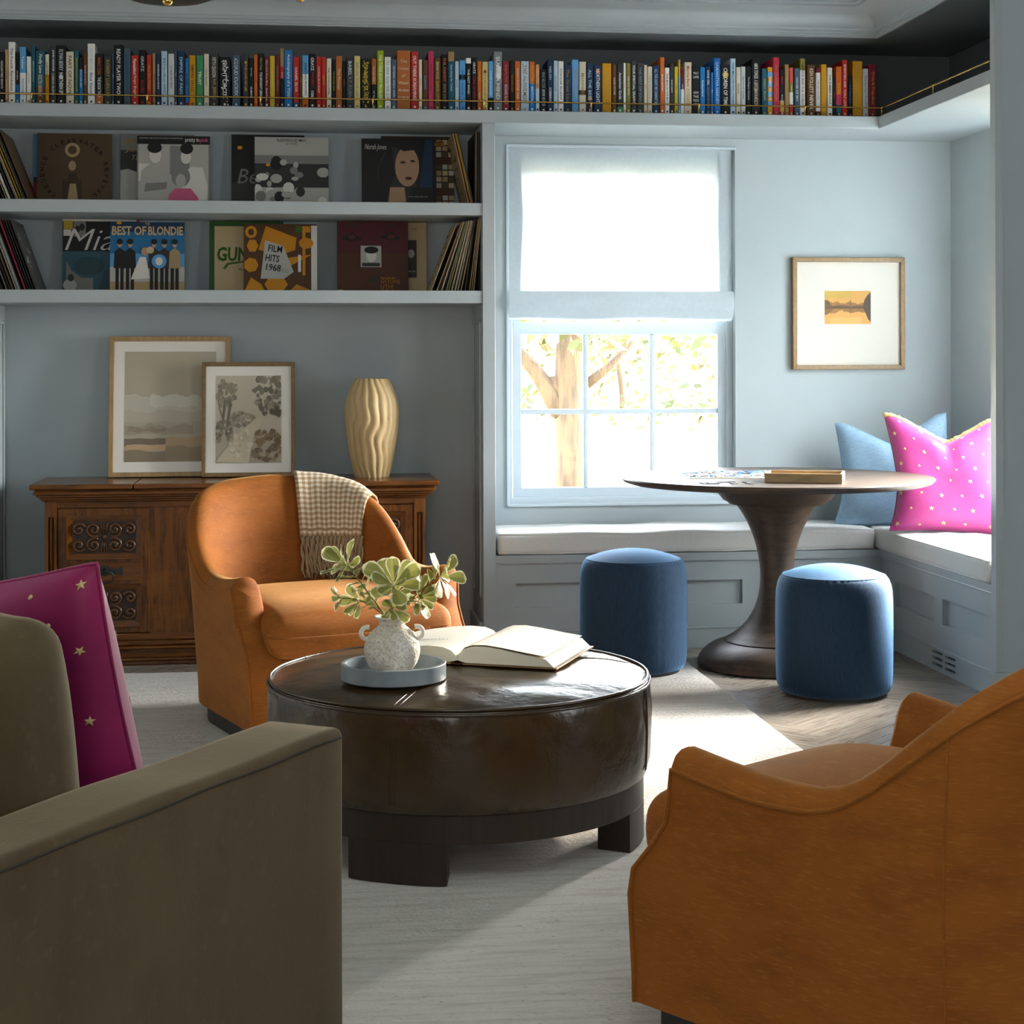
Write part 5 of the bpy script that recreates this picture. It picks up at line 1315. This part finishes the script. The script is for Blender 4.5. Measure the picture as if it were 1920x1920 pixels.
def sprig(label, head, via, whorl, size_, tilt, extra, seed):
    """a stem from the vase mouth through via to head, a whorl of leaves there and pairs along the stem"""
    rd = random.Random(seed); base = mouth + Vector((rd.uniform(-.012, .012), rd.uniform(-.012, .012), -.05))
    pts = [base.lerp(mouth, t / 3) for t in range(3)]
    P0, P1, P2 = mouth + Vector(((head - mouth).x * .04, 0, 0)), via, head
    pts += [P0 * (1 - t) ** 2 + P1 * 2 * t * (1 - t) + P2 * t * t for t in [i / 9 for i in range(10)]]
    s = thing('leafy_sprig', label, 'sprig', base, group='leafy sprigs in the rough vase')
    build(G().tube(pts, [.0024 - .001 * i / len(pts) for i in range(len(pts))], 6), 'stem', 'stem', s, sm=180)
    def put(at, d, up, sz):
        d = d.normalized(); x = d.cross(up).normalized(); z = x.cross(d).normalized()
        o = bpy.data.objects.new('leaf', rd.choice(LEAVES)); COL.objects.link(o); o.parent = s
        mt = Matrix(((x.x, d.x, z.x, 0), (x.y, d.y, z.y, 0), (x.z, d.z, z.z, 0), (0, 0, 0, 1))) @ Matrix.Scale(sz, 4)
        mt.translation = at - ORG[s]; o.matrix_local = mt
    axis = (pts[-1] - pts[-3]).normalized() if tilt is None else Vector(tilt).normalized()
    e1 = axis.cross(Vector((0, 0, 1))).normalized() if abs(axis.z) < .95 else Vector((1, 0, 0)); e2 = axis.cross(e1)
    for k in range(whorl):
        a = 2 * pi * k / whorl + rd.uniform(-.2, .2); spread = rd.uniform(1.0, 1.5) if k % 2 else rd.uniform(.5, 1.0)
        d = axis * cos(spread) + (e1 * cos(a) + e2 * sin(a)) * sin(spread)
        put(head + d * .003, d, axis, size_ * rd.uniform(.75, 1.15))
    for k in range(extra):
        i = rd.randint(6, len(pts) - 2); p_ = pts[i]; ax_ = (pts[i + 1] - pts[i - 1]).normalized()
        a = rd.uniform(0, 6.3); f1_ = ax_.cross(Vector((0, .3, 1))).normalized(); f2_ = ax_.cross(f1_)
        d = ax_ * .55 + (f1_ * cos(a) + f2_ * sin(a)) * .85
        put(p_, d, (ax_ + Vector((0, 0, .4))).normalized(), size_ * rd.uniform(.5, .8))
    return s
dv = 4.185
def hd(px, py, dd=0): return atD(px, py, 4.18 + dd)
sprig('variegated sprig with the broad leaf rosette facing forward above the vase', hd(738, 1098, -.03), hd(735, 1130), 11, .074, (-.02, -.75, .62), 7, 1)
sprig('variegated sprig arching high over the checked throw', hd(652, 1060), hd(690, 1110), 9, .066, (-.75, -.25, .45), 14, 2)
sprig('variegated sprig reaching over the chair arm', hd(824, 1082, .02), hd(780, 1105), 10, .066, (.75, -.35, .3), 10, 3)
sprig('short variegated sprig with small leaves drooping beside the vase handle', hd(641, 1122, .01), hd(690, 1118), 7, .036, (-.9, -.2, -.1), 5, 4)
sprig('variegated sprig low behind the vase rim, toward the throw', hd(676, 1128, .03), hd(705, 1125), 9, .054, (-.7, -.5, .2), 8, 5)
sprig('variegated sprig low over the vase rim, toward the open book', hd(785, 1120, .02), hd(755, 1125), 9, .056, (.6, -.6, .2), 8, 6)
sprig('short variegated sprig hanging over the front of the vase rim', hd(735, 1140, -.035), hd(731, 1138), 7, .044, (0, -.8, -.1), 3, 7)

# ------------------------------------------------------------------ open book on the ottoman
G0, G1 = Vector((.410, 4.345)), Vector((.575, 4.700)); ud = (G1 - G0).normalized(); BL = .345; nd = Vector((ud.y, -ud.x))
bo = thing('open_book', 'large open book with pale pages lying on the ottoman', 'book', (*G0, OT + .008))
bz = .4462
def bp_(a, b, z): q = G0 + nd * a + ud * b; return (q.x, q.y, bz + z)
HW = .262
tabR = [(0, .010), (.006, .026), (.018, .040), (.04, .047), (.075, .048), (.12, .042), (.18, .032), (.235, .024)]
def block(s, tab, foot):
    top = [(s * a, z) for a, z in tab]; bot = [(s * (tab[-1][0] + foot), .0045), (s * .022, .0045)]
    g = G(); poly = top + bot; g.prism(poly, 0, BL, lambda a, z, d: bp_(a, d, z)); return g
build(block(1, tabR, .022), 'page_block', 'paper', bo, sm=40)
tabL = [(0, .010), (.005, .022), (.016, .034), (.04, .042), (.08, .044), (.13, .040), (.19, .031), (.24, .022)]
build(block(-1, tabL, .014), 'page_block', 'paper', bo, sm=40)
build(G().grid(lambda i, j: bp_(tabR[i][0] + .001, .0 + BL * j, tabR[i][1] + .0012 + .0008 * i), 8, 2), 'loose_page', 'paper', bo, sm=180)
build(G().box(-HW - .012, -.014, -.006, BL + .006, 0, .003).box(.014, HW + .012, -.006, BL + .006, 0, .003), 'cover', 'raw_wood', bo) if 0 else None
g = G()
for s in (-1, 1):
    pts4 = [(s * .016, -.006), (s * (HW + .004), -.006), (s * (HW + .004), BL + .006), (s * .016, BL + .006)]
    g.add([bp_(a, b, z) for z in (0.0005, .0035) for a, b in pts4], [(0, 1, 2, 3), (4, 5, 6, 7)] + [(i, (i + 1) % 4, 4 + (i + 1) % 4, 4 + i) for i in range(4)])
g.grid(lambda i, j: bp_(-.018 + .036 * i / 8, -.006 + (BL + .012) * j, .0035 - .0028 * sin(pi * i / 8)), 9, 2)
build(g, 'cover', 'brown_wood_frame', bo)
g = G(); rd = random.Random(4)
for k in range(13):      # the faint line of print across the left page
    a = -.20 + .011 * k; f = interp([(q[0], q[1]) for q in tabL], -a)
    w_ = rd.uniform(.004, .008)
    g.add([bp_(a + x, .10 + y, interp([(q[0], q[1]) for q in tabL], -(a + x)) + .0008) for x, y in ((0, 0), (w_, 0), (w_, .009), (0, .009))], [(0, 1, 2, 3)], h('8f8f8c'))
build(g, 'lettering', 'lettering', bo, recalc=False, kind='stuff')
# ------------------------------------------------------------------ pedestal table
TB = Vector((1.917, 6.665, 0)); RT_ = .622; TZ = .757
tbl = thing('pedestal_table', 'round dark oak pedestal table with trumpet base in the window nook', 'table', TB)
build(G().lathe([(.30, TZ - .030), (RT_ - .035, TZ - .027), (RT_ - .012, TZ - .020), (RT_ - .002, TZ - .010), (RT_, TZ - .005), (RT_ - .003, TZ), (RT_ - .012, TZ + .0005), (.001, TZ + .001)], 128, TB.x, TB.y), 'tabletop', 'table_oak', tbl, sm=40)
kz_ = 6.86 / 3200
zz_ = lambda y: CAMH - (y - 680) * kz_
build(G().lathe([(.19, zz_(944)), (.196, zz_(941)), (.215, zz_(936)), (.262, TZ - .030), (.001, TZ - .029)], 96, TB.x, TB.y), 'collar', 'table_oak', tbl, sm=40)
pp = refine([(.134, .104), (.122, .112), (.10, .140), (.0835, .185), (.068, .250), (.0615, .330), (.0655, .40), (.082, .485), (.112, .565), (.150, .630), (.186, .668)], 5)
pp[0] = (.205, .103)
pp = refine([(.212, .104), (.188, .118), (.150, .146), (.112, .190), (.080, .256), (.0665, .335), (.0685, .405), (.084, .487), (.114, .567), (.152, .632), (.189, .669)], 5)
build(G().lathe([(.001, .103)] + pp + [(.001, .67)], 96, TB.x, TB.y), 'pedestal', 'table_oak', tbl, sm=60)
RBs = .318
build(G().lathe([(.001, .001), (RBs - .006, .001), (RBs, .006), (RBs, .022), (RBs - .004, .026)] + [(RBs - .004 - .10 * sin(pi / 2 * k / 8), .026 + .072 * (1 - cos(pi / 2 * k / 8)) ** .8) for k in range(1, 9)][:0]
              + [(.312, .036), (.300, .054), (.280, .072), (.255, .087), (.228, .097), (.205, .102), (.001, .103)], 96, TB.x, TB.y), 'base', 'table_oak', tbl, sm=50)

# jigsaw puzzle on the table
ZT = TZ + .0013
pz = [atZ(1250, 880.5, ZT), atZ(1292, 897.5, ZT)]
pzA = pz[1]; eu = (atZ(1458, 896.5, ZT) - pz[1]); eu.z = 0; eu.normalize(); ev = Vector((-eu.y, eu.x, 0)); PWd, PHt = .56, .40
pp_ = lambda u, v, z: tuple(pzA + eu * u + ev * v + Vector((0, 0, z)))
jp = thing('jigsaw_puzzle', 'half finished pale jigsaw puzzle on its board on the round table', 'puzzle', pzA)
build(G().prism([(0, 0), (PWd, 0), (PWd, PHt), (0, PHt)], 0, .003, lambda a, b, d: pp_(a, b, d)), 'puzzle_board', 'paper', jp)
g = G(); rd = random.Random(21); pc = [h(x) for x in ('a8a59c', '7d7a72', '55555a', '8f969c', '3f6f9f', '6f8ea8', '33322f', '9a8a70')]; n1, n2 = 26, 18
for i in range(n1):
    for j in range(n2):
        edge = i < 2 or j < 1 or i > n1 - 3 or j > n2 - 3
        if rd.random() > (.92 if edge else .70): continue
        u, v = .012 + (PWd - .024) * (i + .5) / n1, .012 + (PHt - .024) * (j + .5) / n2; s = .0098
        z1 = .0031 + .0022 + (rd.uniform(0, .0035) if rd.random() < .3 else 0)
        an = rd.uniform(-.05, .05); poly = []
        for k in range(4):      # knobbed square
            a0 = an + k * pi / 2; cx_, cy_ = cos(a0), sin(a0); kn = rd.choice((-1, 1)) * .0028
            poly += [(u + s * (cx_ + cy_ * .98), v + s * (cy_ - cx_ * .98)), (u + s * (cx_ + cy_ * .25) + kn * cx_, v + s * (cy_ - cx_ * .25) + kn * cy_), (u + s * (cx_ - cy_ * .25) + kn * cx_, v + s * (cy_ + cx_ * .25) + kn * cy_)]
        g.prism(poly, .003, z1, lambda a, b, d: pp_(a, b, d), rd.choice(pc[4:6] if (12 < i < 20 and j > 9 and rd.random() < .6) else pc))
build(g, 'puzzle_pieces', 'puzzle_card', jp, kind='stuff')
rd = random.Random(5); first = None
for k in range(20):
    px_, py_ = rd.uniform(1316, 1408), rd.uniform(903.5, 907.5); q = atZ(px_, py_, ZT); s = .010; poly = []
    for m_ in range(4):
        a0 = m_ * pi / 2; kn = (-1) ** m_ * .003; cx_, cy_ = cos(a0), sin(a0)
        poly += [(s * (cx_ + cy_), s * (cy_ - cx_)), (s * (cx_ + cy_ * .25) + kn * cx_, s * (cy_ - cx_ * .25) + kn * cy_), (s * (cx_ - cy_ * .25) + kn * cx_, s * (cy_ + cx_ * .25) + kn * cy_)]
    if first is None:
        o = build(G().prism(poly, 0, .0024, lambda a, b, d: (a, b, d), h('4a4f55')), 'puzzle_piece', 'puzzle_card'); first = o
    else:
        o = first.copy(); COL.objects.link(o)
    o.location = q; o.rotation_euler = (0, 0, rd.uniform(0, 6))
    tag(o, 'loose grey jigsaw piece scattered in front of the puzzle board', 'puzzle piece', 'loose jigsaw pieces on the table')
# shallow wooden box
qa, qb, qc = atZ(1433.5, 905, ZT), atZ(1579.5, 907, ZT), atZ(1603, 900.5, ZT)
eu2 = (qb - qa); L1_ = eu2.length; eu2.normalize(); ev2 = Vector((-eu2.y, eu2.x, 0)); L2_ = max(.2, (qc - qb).dot(ev2)); hb = .036
bx = thing('wooden_tray', 'shallow open wooden box on the round table beside the puzzle', 'tray', qa)
wp_ = lambda a, b, d: tuple(qa + eu2 * a + ev2 * b + Vector((0, 0, d)))
tk = .009
build(G().prism([(tk, tk), (L1_ - tk, tk), (L1_ - tk, L2_ - tk), (tk, L2_ - tk)], 0.001, .006, wp_), 'bottom', 'raw_wood', bx)
for poly in ([(0, 0), (L1_, 0), (L1_, tk), (0, tk)], [(0, L2_ - tk), (L1_, L2_ - tk), (L1_, L2_), (0, L2_)], [(0, tk), (tk, tk), (tk, L2_ - tk), (0, L2_ - tk)], [(L1_ - tk, tk), (L1_, tk), (L1_, L2_ - tk), (L1_ - tk, L2_ - tk)]):
    build(G().prism(poly, 0.0005, hb, wp_), 'side', 'raw_wood', bx, bev=.0012)

# ------------------------------------------------------------------ velvet stools
def stool(label, x, y, z0, seam_a, R=.210, Hs=.475):
    s = thing('stool', label, 'stool', (x, y, z0), group='blue velvet drum stools')
    rd = random.Random(int(x * 100))
    def gather(r_, z, a):
        if r_ < .15: return r_
        t = max(0, 1 - abs(z - z0 - .025) / .05) + max(0, 1 - abs(z - z0 - (Hs - .045)) / .03) * .6
        return r_ + .0022 * t * sin(58 * a + 3 * sin(5 * a)) - .0012 * exp(-(((a - seam_a + pi) % (2 * pi) - pi) / .02) ** 2)
    prof = [(.15, .012), (R - .026, .012), (R - .014, .018), (R - .005, .040), (R - .001, .075), (R, .15), (R + .001, .25), (R, .34), (R - .002, Hs - .095), (R - .007, Hs - .07), (R - .015, Hs - .052), (R - .026, Hs - .038)]
    build(G().lathe([(r_, z + z0) for r_, z in prof], 128, x, y, fn=gather), 'side', 'blue_velvet', s, sm=180)
    def top(i, j):
        q = i / 16; a = 2 * pi * j / 96; rr2 = (R - .026) * q
        return (x + rr2 * cos(a), y + rr2 * sin(a), z0 + Hs - .038 + .038 * (1 - q ** 2.1))
    build(G().grid(top, 17, 96, cv=True), 'top', 'blue_velvet', s, sm=180)
    build(G().tube([(x + (R - .0255) * cos(2 * pi * k / 72), y + (R - .0255) * sin(2 * pi * k / 72), z0 + Hs - .0385) for k in range(72)], .0015, 6, closed=True), 'piping', 'blue_velvet', s, sm=180)
    build(G().lathe([(.001, z0 + .0005), (R - .03, z0 + .0005), (R - .03, z0 + .014), (.001, z0 + .014)], 64, x, y), 'foot_ring', 'black_base', s)
stool('blue velvet drum stool behind the ottoman, standing on the rug edge', 1.313, 6.575, ZR, radians(290))
stool('blue velvet drum stool on the bare wood floor in front of the pedestal table', 1.962, 6.070, 0, radians(240), .2125)

# ------------------------------------------------------------------ pillows
def pillow(name, label, cen, ux_, uz_, W_, H_, T_, mat, chop=0, pinch=.06, group=None, n=36, flare=0):
    ux_ = Vector(ux_).normalized(); uz_ = Vector(uz_).normalized(); nn = ux_.cross(uz_).normalized()
    cen = Vector(cen)
    def P(u, v, side):
        e = max(0, (1 - u ** 4)) ** .5 * max(0, (1 - v ** 4)) ** .5
        x = u * (1 - pinch * (1 - v * v) * abs(u) ** 3); z = v * (1 - pinch * (1 - u * u) * abs(v) ** 3)
        d = 0
        if chop:
            k_ = (1 - min(1, sqrt(u * u + .004) / .85)) ** 1.15; z -= chop * k_ * max(0, (v + .35) / 1.35) ** 1.6
            d = -chop * .45 * exp(-(u / .13) ** 2) * max(0, v) ** 1.2
        x *= 1 + flare * max(0, -v - .1) ** 1.4
        th = T_ * (e ** 1.1) + d * T_ * 2 * e + .012 * T_ * 4 * sin(5 * u + 3 * v) * e
        return cen + ux_ * (x * W_ / 2) + uz_ * (z * H_ / 2) + nn * (side * max(.002, th / 2))
    o = thing(name, label, 'pillow', cen - uz_ * H_ / 2, group=group)
    def cs(t): return -cos(pi * t) * .35 + (2 * t - 1) * .65
    for s in (-1, 1):
        pass
    g = G()
    for s in (-1, 1):
        g.grid(lambda i, j: tuple(P(cs(i / n), cs(j / n), s)), n + 1, n + 1)
    bm = bmesh.new(); vv = [bm.verts.new(p_) for p_ in g.v]
    for f in g.f: bm.faces.new([vv[i] for i in f])
    g2 = G().add(g.v, g.f); bm.free()
    build(g2, 'pillow_cover', mat, o, sm=180)
    edge = [(cs(i / n), -1) for i in range(n)] + [(1, cs(i / n)) for i in range(n)] + [(-cs(i / n), 1) for i in range(n)] + [(-1, -cs(i / n)) for i in range(n)]
    build(G().tube([P(u, v, 0) for u, v in edge], .0035, 6, closed=True), 'edge_seam', mat, o, sm=180)
    return o, P, nn
def motifs(o, P, side, nn, rows, cols, seed, size_=.011):
    g = G(); rd = random.Random(seed); h_ = .001
    for i in range(cols):
        for j in range(rows):
            u = -.9 + 1.8 * (i + (.5 if j % 2 else 0)) / (cols - .5) + rd.uniform(-.03, .03); v = -.9 + 1.8 * j / (rows - 1) + rd.uniform(-.02, .02)
            if abs(u) > .93: continue
            star = (i + j) % 2 == 0; ln = size_ if star else size_ * .5; m_ = 10 if star else 8; a0 = rd.uniform(0, 6)
            pts = []
            for k in range(m_):
                rr2 = ln * (1 if (not star or k % 2 == 0) else .45); a = a0 + 2 * pi * k / m_
                du, dv_ = rr2 * cos(a) / .25, rr2 * sin(a) / .25
                pts.append(P(max(-1, min(1, u + du)), max(-1, min(1, v + dv_)), side) + nn * side * .0016)
            c = sum(pts, Vector()) / m_ + nn * side * .0018
            g.add(pts + [c], [(k, (k + 1) % m_, m_) for k in range(m_)])
    build(g, 'embroidery', 'gold_thread', o, recalc=False, kind='stuff')
ZCU = zt + .101
# blue pillow in the corner, pink one in front of it on the side bench
b_, Pb, nb2 = pillow('pillow', 'pale blue striped pillow in the corner of the window seat behind the pink pillow', (2.615, 7.225, ZCU + .222), (.93, -.36, .10), (-.02, .20, .97), .48, .48, .15, 'linen_blue', .46, flare=.28)
pk, Pp, np2 = pillow('pillow', 'bright pink pillow with gold motifs and gold trimmed top on the side bench', (2.725, 6.85, ZCU + .232), (.93, -.35, -.04), (-.06, .26, .96), .48, .50, .15, 'pink_silk', .42, flare=.24)
motifs(pk, Pp, 1 if np2.y < 0 else -1, np2, 8, 6, 3)
rd = random.Random(3); pts = [Pp(-1 + 2 * k / 60, 1, 0) + np2 * (.004 if k % 2 else -.004) for k in range(61)]
build(G().tube(pts, [.0115 + rd.uniform(-.002, .003) for _ in pts], 7), 'gold_trim', 'gold_thread', pk, sm=180)

# ------------------------------------------------------------------ olive sofa, seen over its arm
SP = Vector((.082, 2.87, 0)); SPH = math.atan2(.53, -.85)
so = thing('sofa', 'olive brown velvet sofa seen from outside its arm', 'sofa', SP, SPH, local=True)
AT, AZ = .15, .607
def aw(u, v, w): return (0, 0, .0015 * sin(7 * v + 1) * max(0, w))
build(G().rbox(0, AT, 0, .98, .05, AZ, .016, 4, aw, 16), 'arm', 'olive_velvet', so, sm=180)
build(G().tube([(-.0006, .016 + .94 * k / 20, AZ - .014 + .0012 * sin(k)) for k in range(21)], .0016, 6), 'arm_seam', 'seam_thread', so, sm=180)
build(G().rbox(1.95, 1.95 + AT, 0, .98, .05, AZ, .016, 4, None, 8), 'arm', 'olive_velvet', so, sm=180)
build(G().rbox(AT + .001, 1.949, .09, .96, .05, .25, .02, 3), 'seat_frame', 'olive_velvet', so, sm=180)
build(G().rbox(AT + .001, 1.949, .72, .98, .25, .74, .04, 3), 'back', 'olive_velvet', so, sm=180)
def pf(u, v, w): return (0, 0, .002 * max(0, w) * (1 - u ** 4) * (1 - v ** 4))
for a, b in ((AT + .004, 1.05), (1.054, 1.946)):
    build(G().rbox(a, b, .12, .715, .252, .388, .03, 4, pf), 'seat_cushion', 'olive_velvet', so, sm=180)
for x in (.08, 2.02):
    for y in (.08, .90):
        build(G().box(x - .03, x + .03, y - .03, y + .03, ZR + .0005 if y < 1 else ZR + .0005, .052), 'foot', 'black_base', so)
SM = Matrix.Translation(SP) @ Matrix.Rotation(SPH, 4, 'Z')
def sl(x, y, z): return SM @ Vector((x, y, z))
sd = lambda x, y, z: (SM.to_3x3() @ Vector((x, y, z)))
# back cushion standing by the arm, and the plum pillow in front of it
oc = thing('back_cushion', 'olive velvet back cushion standing inside the sofa arm', 'cushion', sl(.395, .525, .401), SPH, local=True)
oc.rotation_euler = (radians(-9), radians(-1.5), SPH)
def pf2(u, v, w): return (.012 * u * (1 - w * w), .045 * v * (1 - u ** 4) * (1 - w ** 4) * (1 if abs(v) > .2 else abs(v) * 5), .012 * w * (1 - u * u) + .004 * sin(6 * u + 2))
build(G().rbox(-.225, .225, -.085, .085, 0, .455, .055, 5, pf2, 12), 'cushion_cover', 'olive_velvet', oc, sm=180)
pl_, Ppl, npl = pillow('pillow', 'plum pink pillow with gold flowers leaning on the olive sofa cushion', sl(.49, .255, .390 + .250), sd(1, -.10, -.11), sd(.11, .18, 1), .52, .48, .15, 'plum_silk', .05, .05)
for sd_ in (-1, 1):
    motifs(pl_, Ppl, sd_, npl, 9, 6, 9, .009)

# ------------------------------------------------------------------ chandelier (only its lowest finials reach into view)
ch = thing('chandelier', 'dark shaded ceiling light with brass ball finials at the top edge of the view', 'ceiling light', (0, 0, ZC))
hub = None; tips = []
for px_, py_, dd in ((314, 11.5, 4.3), (563, 4, 4.3)):
    tips.append(atD(px_, py_, dd))
cen_ = (tips[0] + tips[1]) / 2 + Vector((0, .12, 0)); hubz = 2.46
tips.append(Vector((cen_.x, cen_.y - .34, tips[1].z + .16)))
for t in tips:
    build(G().lathe([(.001, t.z), (.008, t.z + .0025), (.0128, t.z + .009), (.0135, t.z + .0135), (.0128, t.z + .018), (.008, t.z + .025), (.0045, t.z + .026), (.0045, t.z + .03)], 20, t.x, t.y), 'finial', 'brass', ch, sm=180)
    zb_ = t.z + (.0125 if t is tips[0] else .026)
    build(G().lathe([(.001, zb_), (.05, zb_ + .0015), (.10, zb_ + .008), (.135, zb_ + .022), (.150, zb_ + .045), (.147, zb_ + .045), (.13, zb_ + .026), (.001, zb_ + .012)], 48, t.x, t.y), 'shade', 'dark_metal', ch, sm=60)
    build(G().tube([(t.x, t.y, zb_ + .01), (t.x, t.y, hubz - .04), (t.x + (cen_.x - t.x) * .2, t.y + (cen_.y - t.y) * .2, hubz), (cen_.x, cen_.y, hubz)], .006, 8), 'lamp_arm', 'brass', ch, sm=60)
build(G().tube([(cen_.x, cen_.y, hubz - .02), (cen_.x, cen_.y, ZC)], .009, 10).lathe([(.001, ZC - .02), (.06, ZC - .02), (.065, ZC)], 32, cen_.x, cen_.y), 'stem', 'brass', ch, sm=50)

# ------------------------------------------------------------------ outside the window
struct(G().grid(lambda i, j: (-40 + 4 * i, 7.9 + 3 * j, -.75 + .085 * j * 3 * (.4 if j < 3 else 1) + .12 * sin(i * 1.7) * cos(j * 1.1)), 25, 26), 'ground', 'dry_ground', sm=180)
def gz(Y): return -.75 + .085 * (Y - 7.9) * .8
def tree(label, px_, Y, rad, hgt_, seed, leaves, spread, branches, zlo):
    X = xy(px_, Y); z0 = gz(Y) - .1; t = thing('tree', label, 'tree', (X, Y, z0), group=None); rd = random.Random(seed)
    pts = [(X + .12 * sin(k * .9 + seed) * k / 8, Y, z0 + hgt_ * k / 8) for k in range(9)]
    build(G().tube(pts, [rad * (1.25 if k == 0 else 1 - .06 * k) for k in range(9)], 14), 'trunk', 'bark', t, sm=180)
    for a, b in branches:
        build(G().tube([atY(q[0], q[1], Y) for q in a], b, 9), 'branch', 'bark', t, sm=180)
    g = G(); cl = [h(x) for x in ('32360a', '2a300a', '3e3a10', '262c08', '443c14')]
    for _ in range(leaves):
        a = rd.uniform(0, 2 * pi); rr2 = spread * sqrt(rd.random()); cz_ = zlo + (rd.random() ** 1.1) * (hgt_ + z0 - zlo + 1.2)
        c = Vector((X + rr2 * cos(a), Y + rr2 * sin(a) * .8, cz_)); 
        if sin(c.x * 2.1 + seed) * cos(c.z * 2.7 + c.y) < -.15: continue
        s = rd.uniform(.05, .11); u = Vector((rd.gauss(0, 1), rd.gauss(0, 1), rd.gauss(0, 1))).normalized(); w_ = u.orthogonal().normalized()
        g.add([c - u * s, c + w_ * s * .5, c + u * s, c - w_ * s * .5], [(0, 1, 2, 3)], rd.choice(cl))
    build(g, 'foliage', 'tree_leaf', t, recalc=False, kind='stuff')
tree('leaning tree with a thick pale trunk just outside the window', 1074, 15.5, .165, 4.6, 3, 8000, 3.0,
     [([(1052, 775), (1030, 735), (1000, 690), (965, 650)], [.10, .09, .07, .05]), ([(1045, 770), (1043, 735), (1040, 705)], [.09, .07, .05]), ([(1100, 720), (1140, 690), (1190, 640)], [.05, .04, .03])], 1.35)
tree('yellow green bushy tree further back behind the pale trunk', 1165, 23, .05, 2.2, 7, 6500, 2.9, [], -.1)
tree('pale yellow bushy tree in the distance beyond the last pane', 1310, 30, .05, 2.4, 12, 6000, 4.2, [], .4)
for k, (px_, Y, s, lab) in enumerate(((1150, 13.0, .30, 'large brown boulder outside beside the tree trunk'), (1232, 14.6, .30, 'grey brown boulder outside behind the table edge'), (985, 13.4, .26, 'low rock outside at the foot of the tree'),
                                      (1300, 16.2, .24, 'small far rock outside seen through the last pane'))):
    rd = random.Random(k); X = xy(px_, Y); g = G(); q_ = [rd.uniform(0, 6) for _ in range(6)]
    def rk(i, j):
        th, ph = pi * i / 10, 2 * pi * j / 14; d = Vector((sin(th) * cos(ph), sin(th) * sin(ph), cos(th)))
        r_ = s * (1 + .16 * sin(3 * d.x + q_[0]) + .14 * sin(4 * d.y + q_[1]) + .12 * sin(5 * d.z + q_[2]))
        return (X + d.x * r_ * 1.25, Y + d.y * r_, gz(Y) + .05 + d.z * r_ * .75)
    g.grid(rk, 11, 14, cv=True); o = build(g, 'boulder', 'rock', sm=40); tag(o, lab, 'rock')
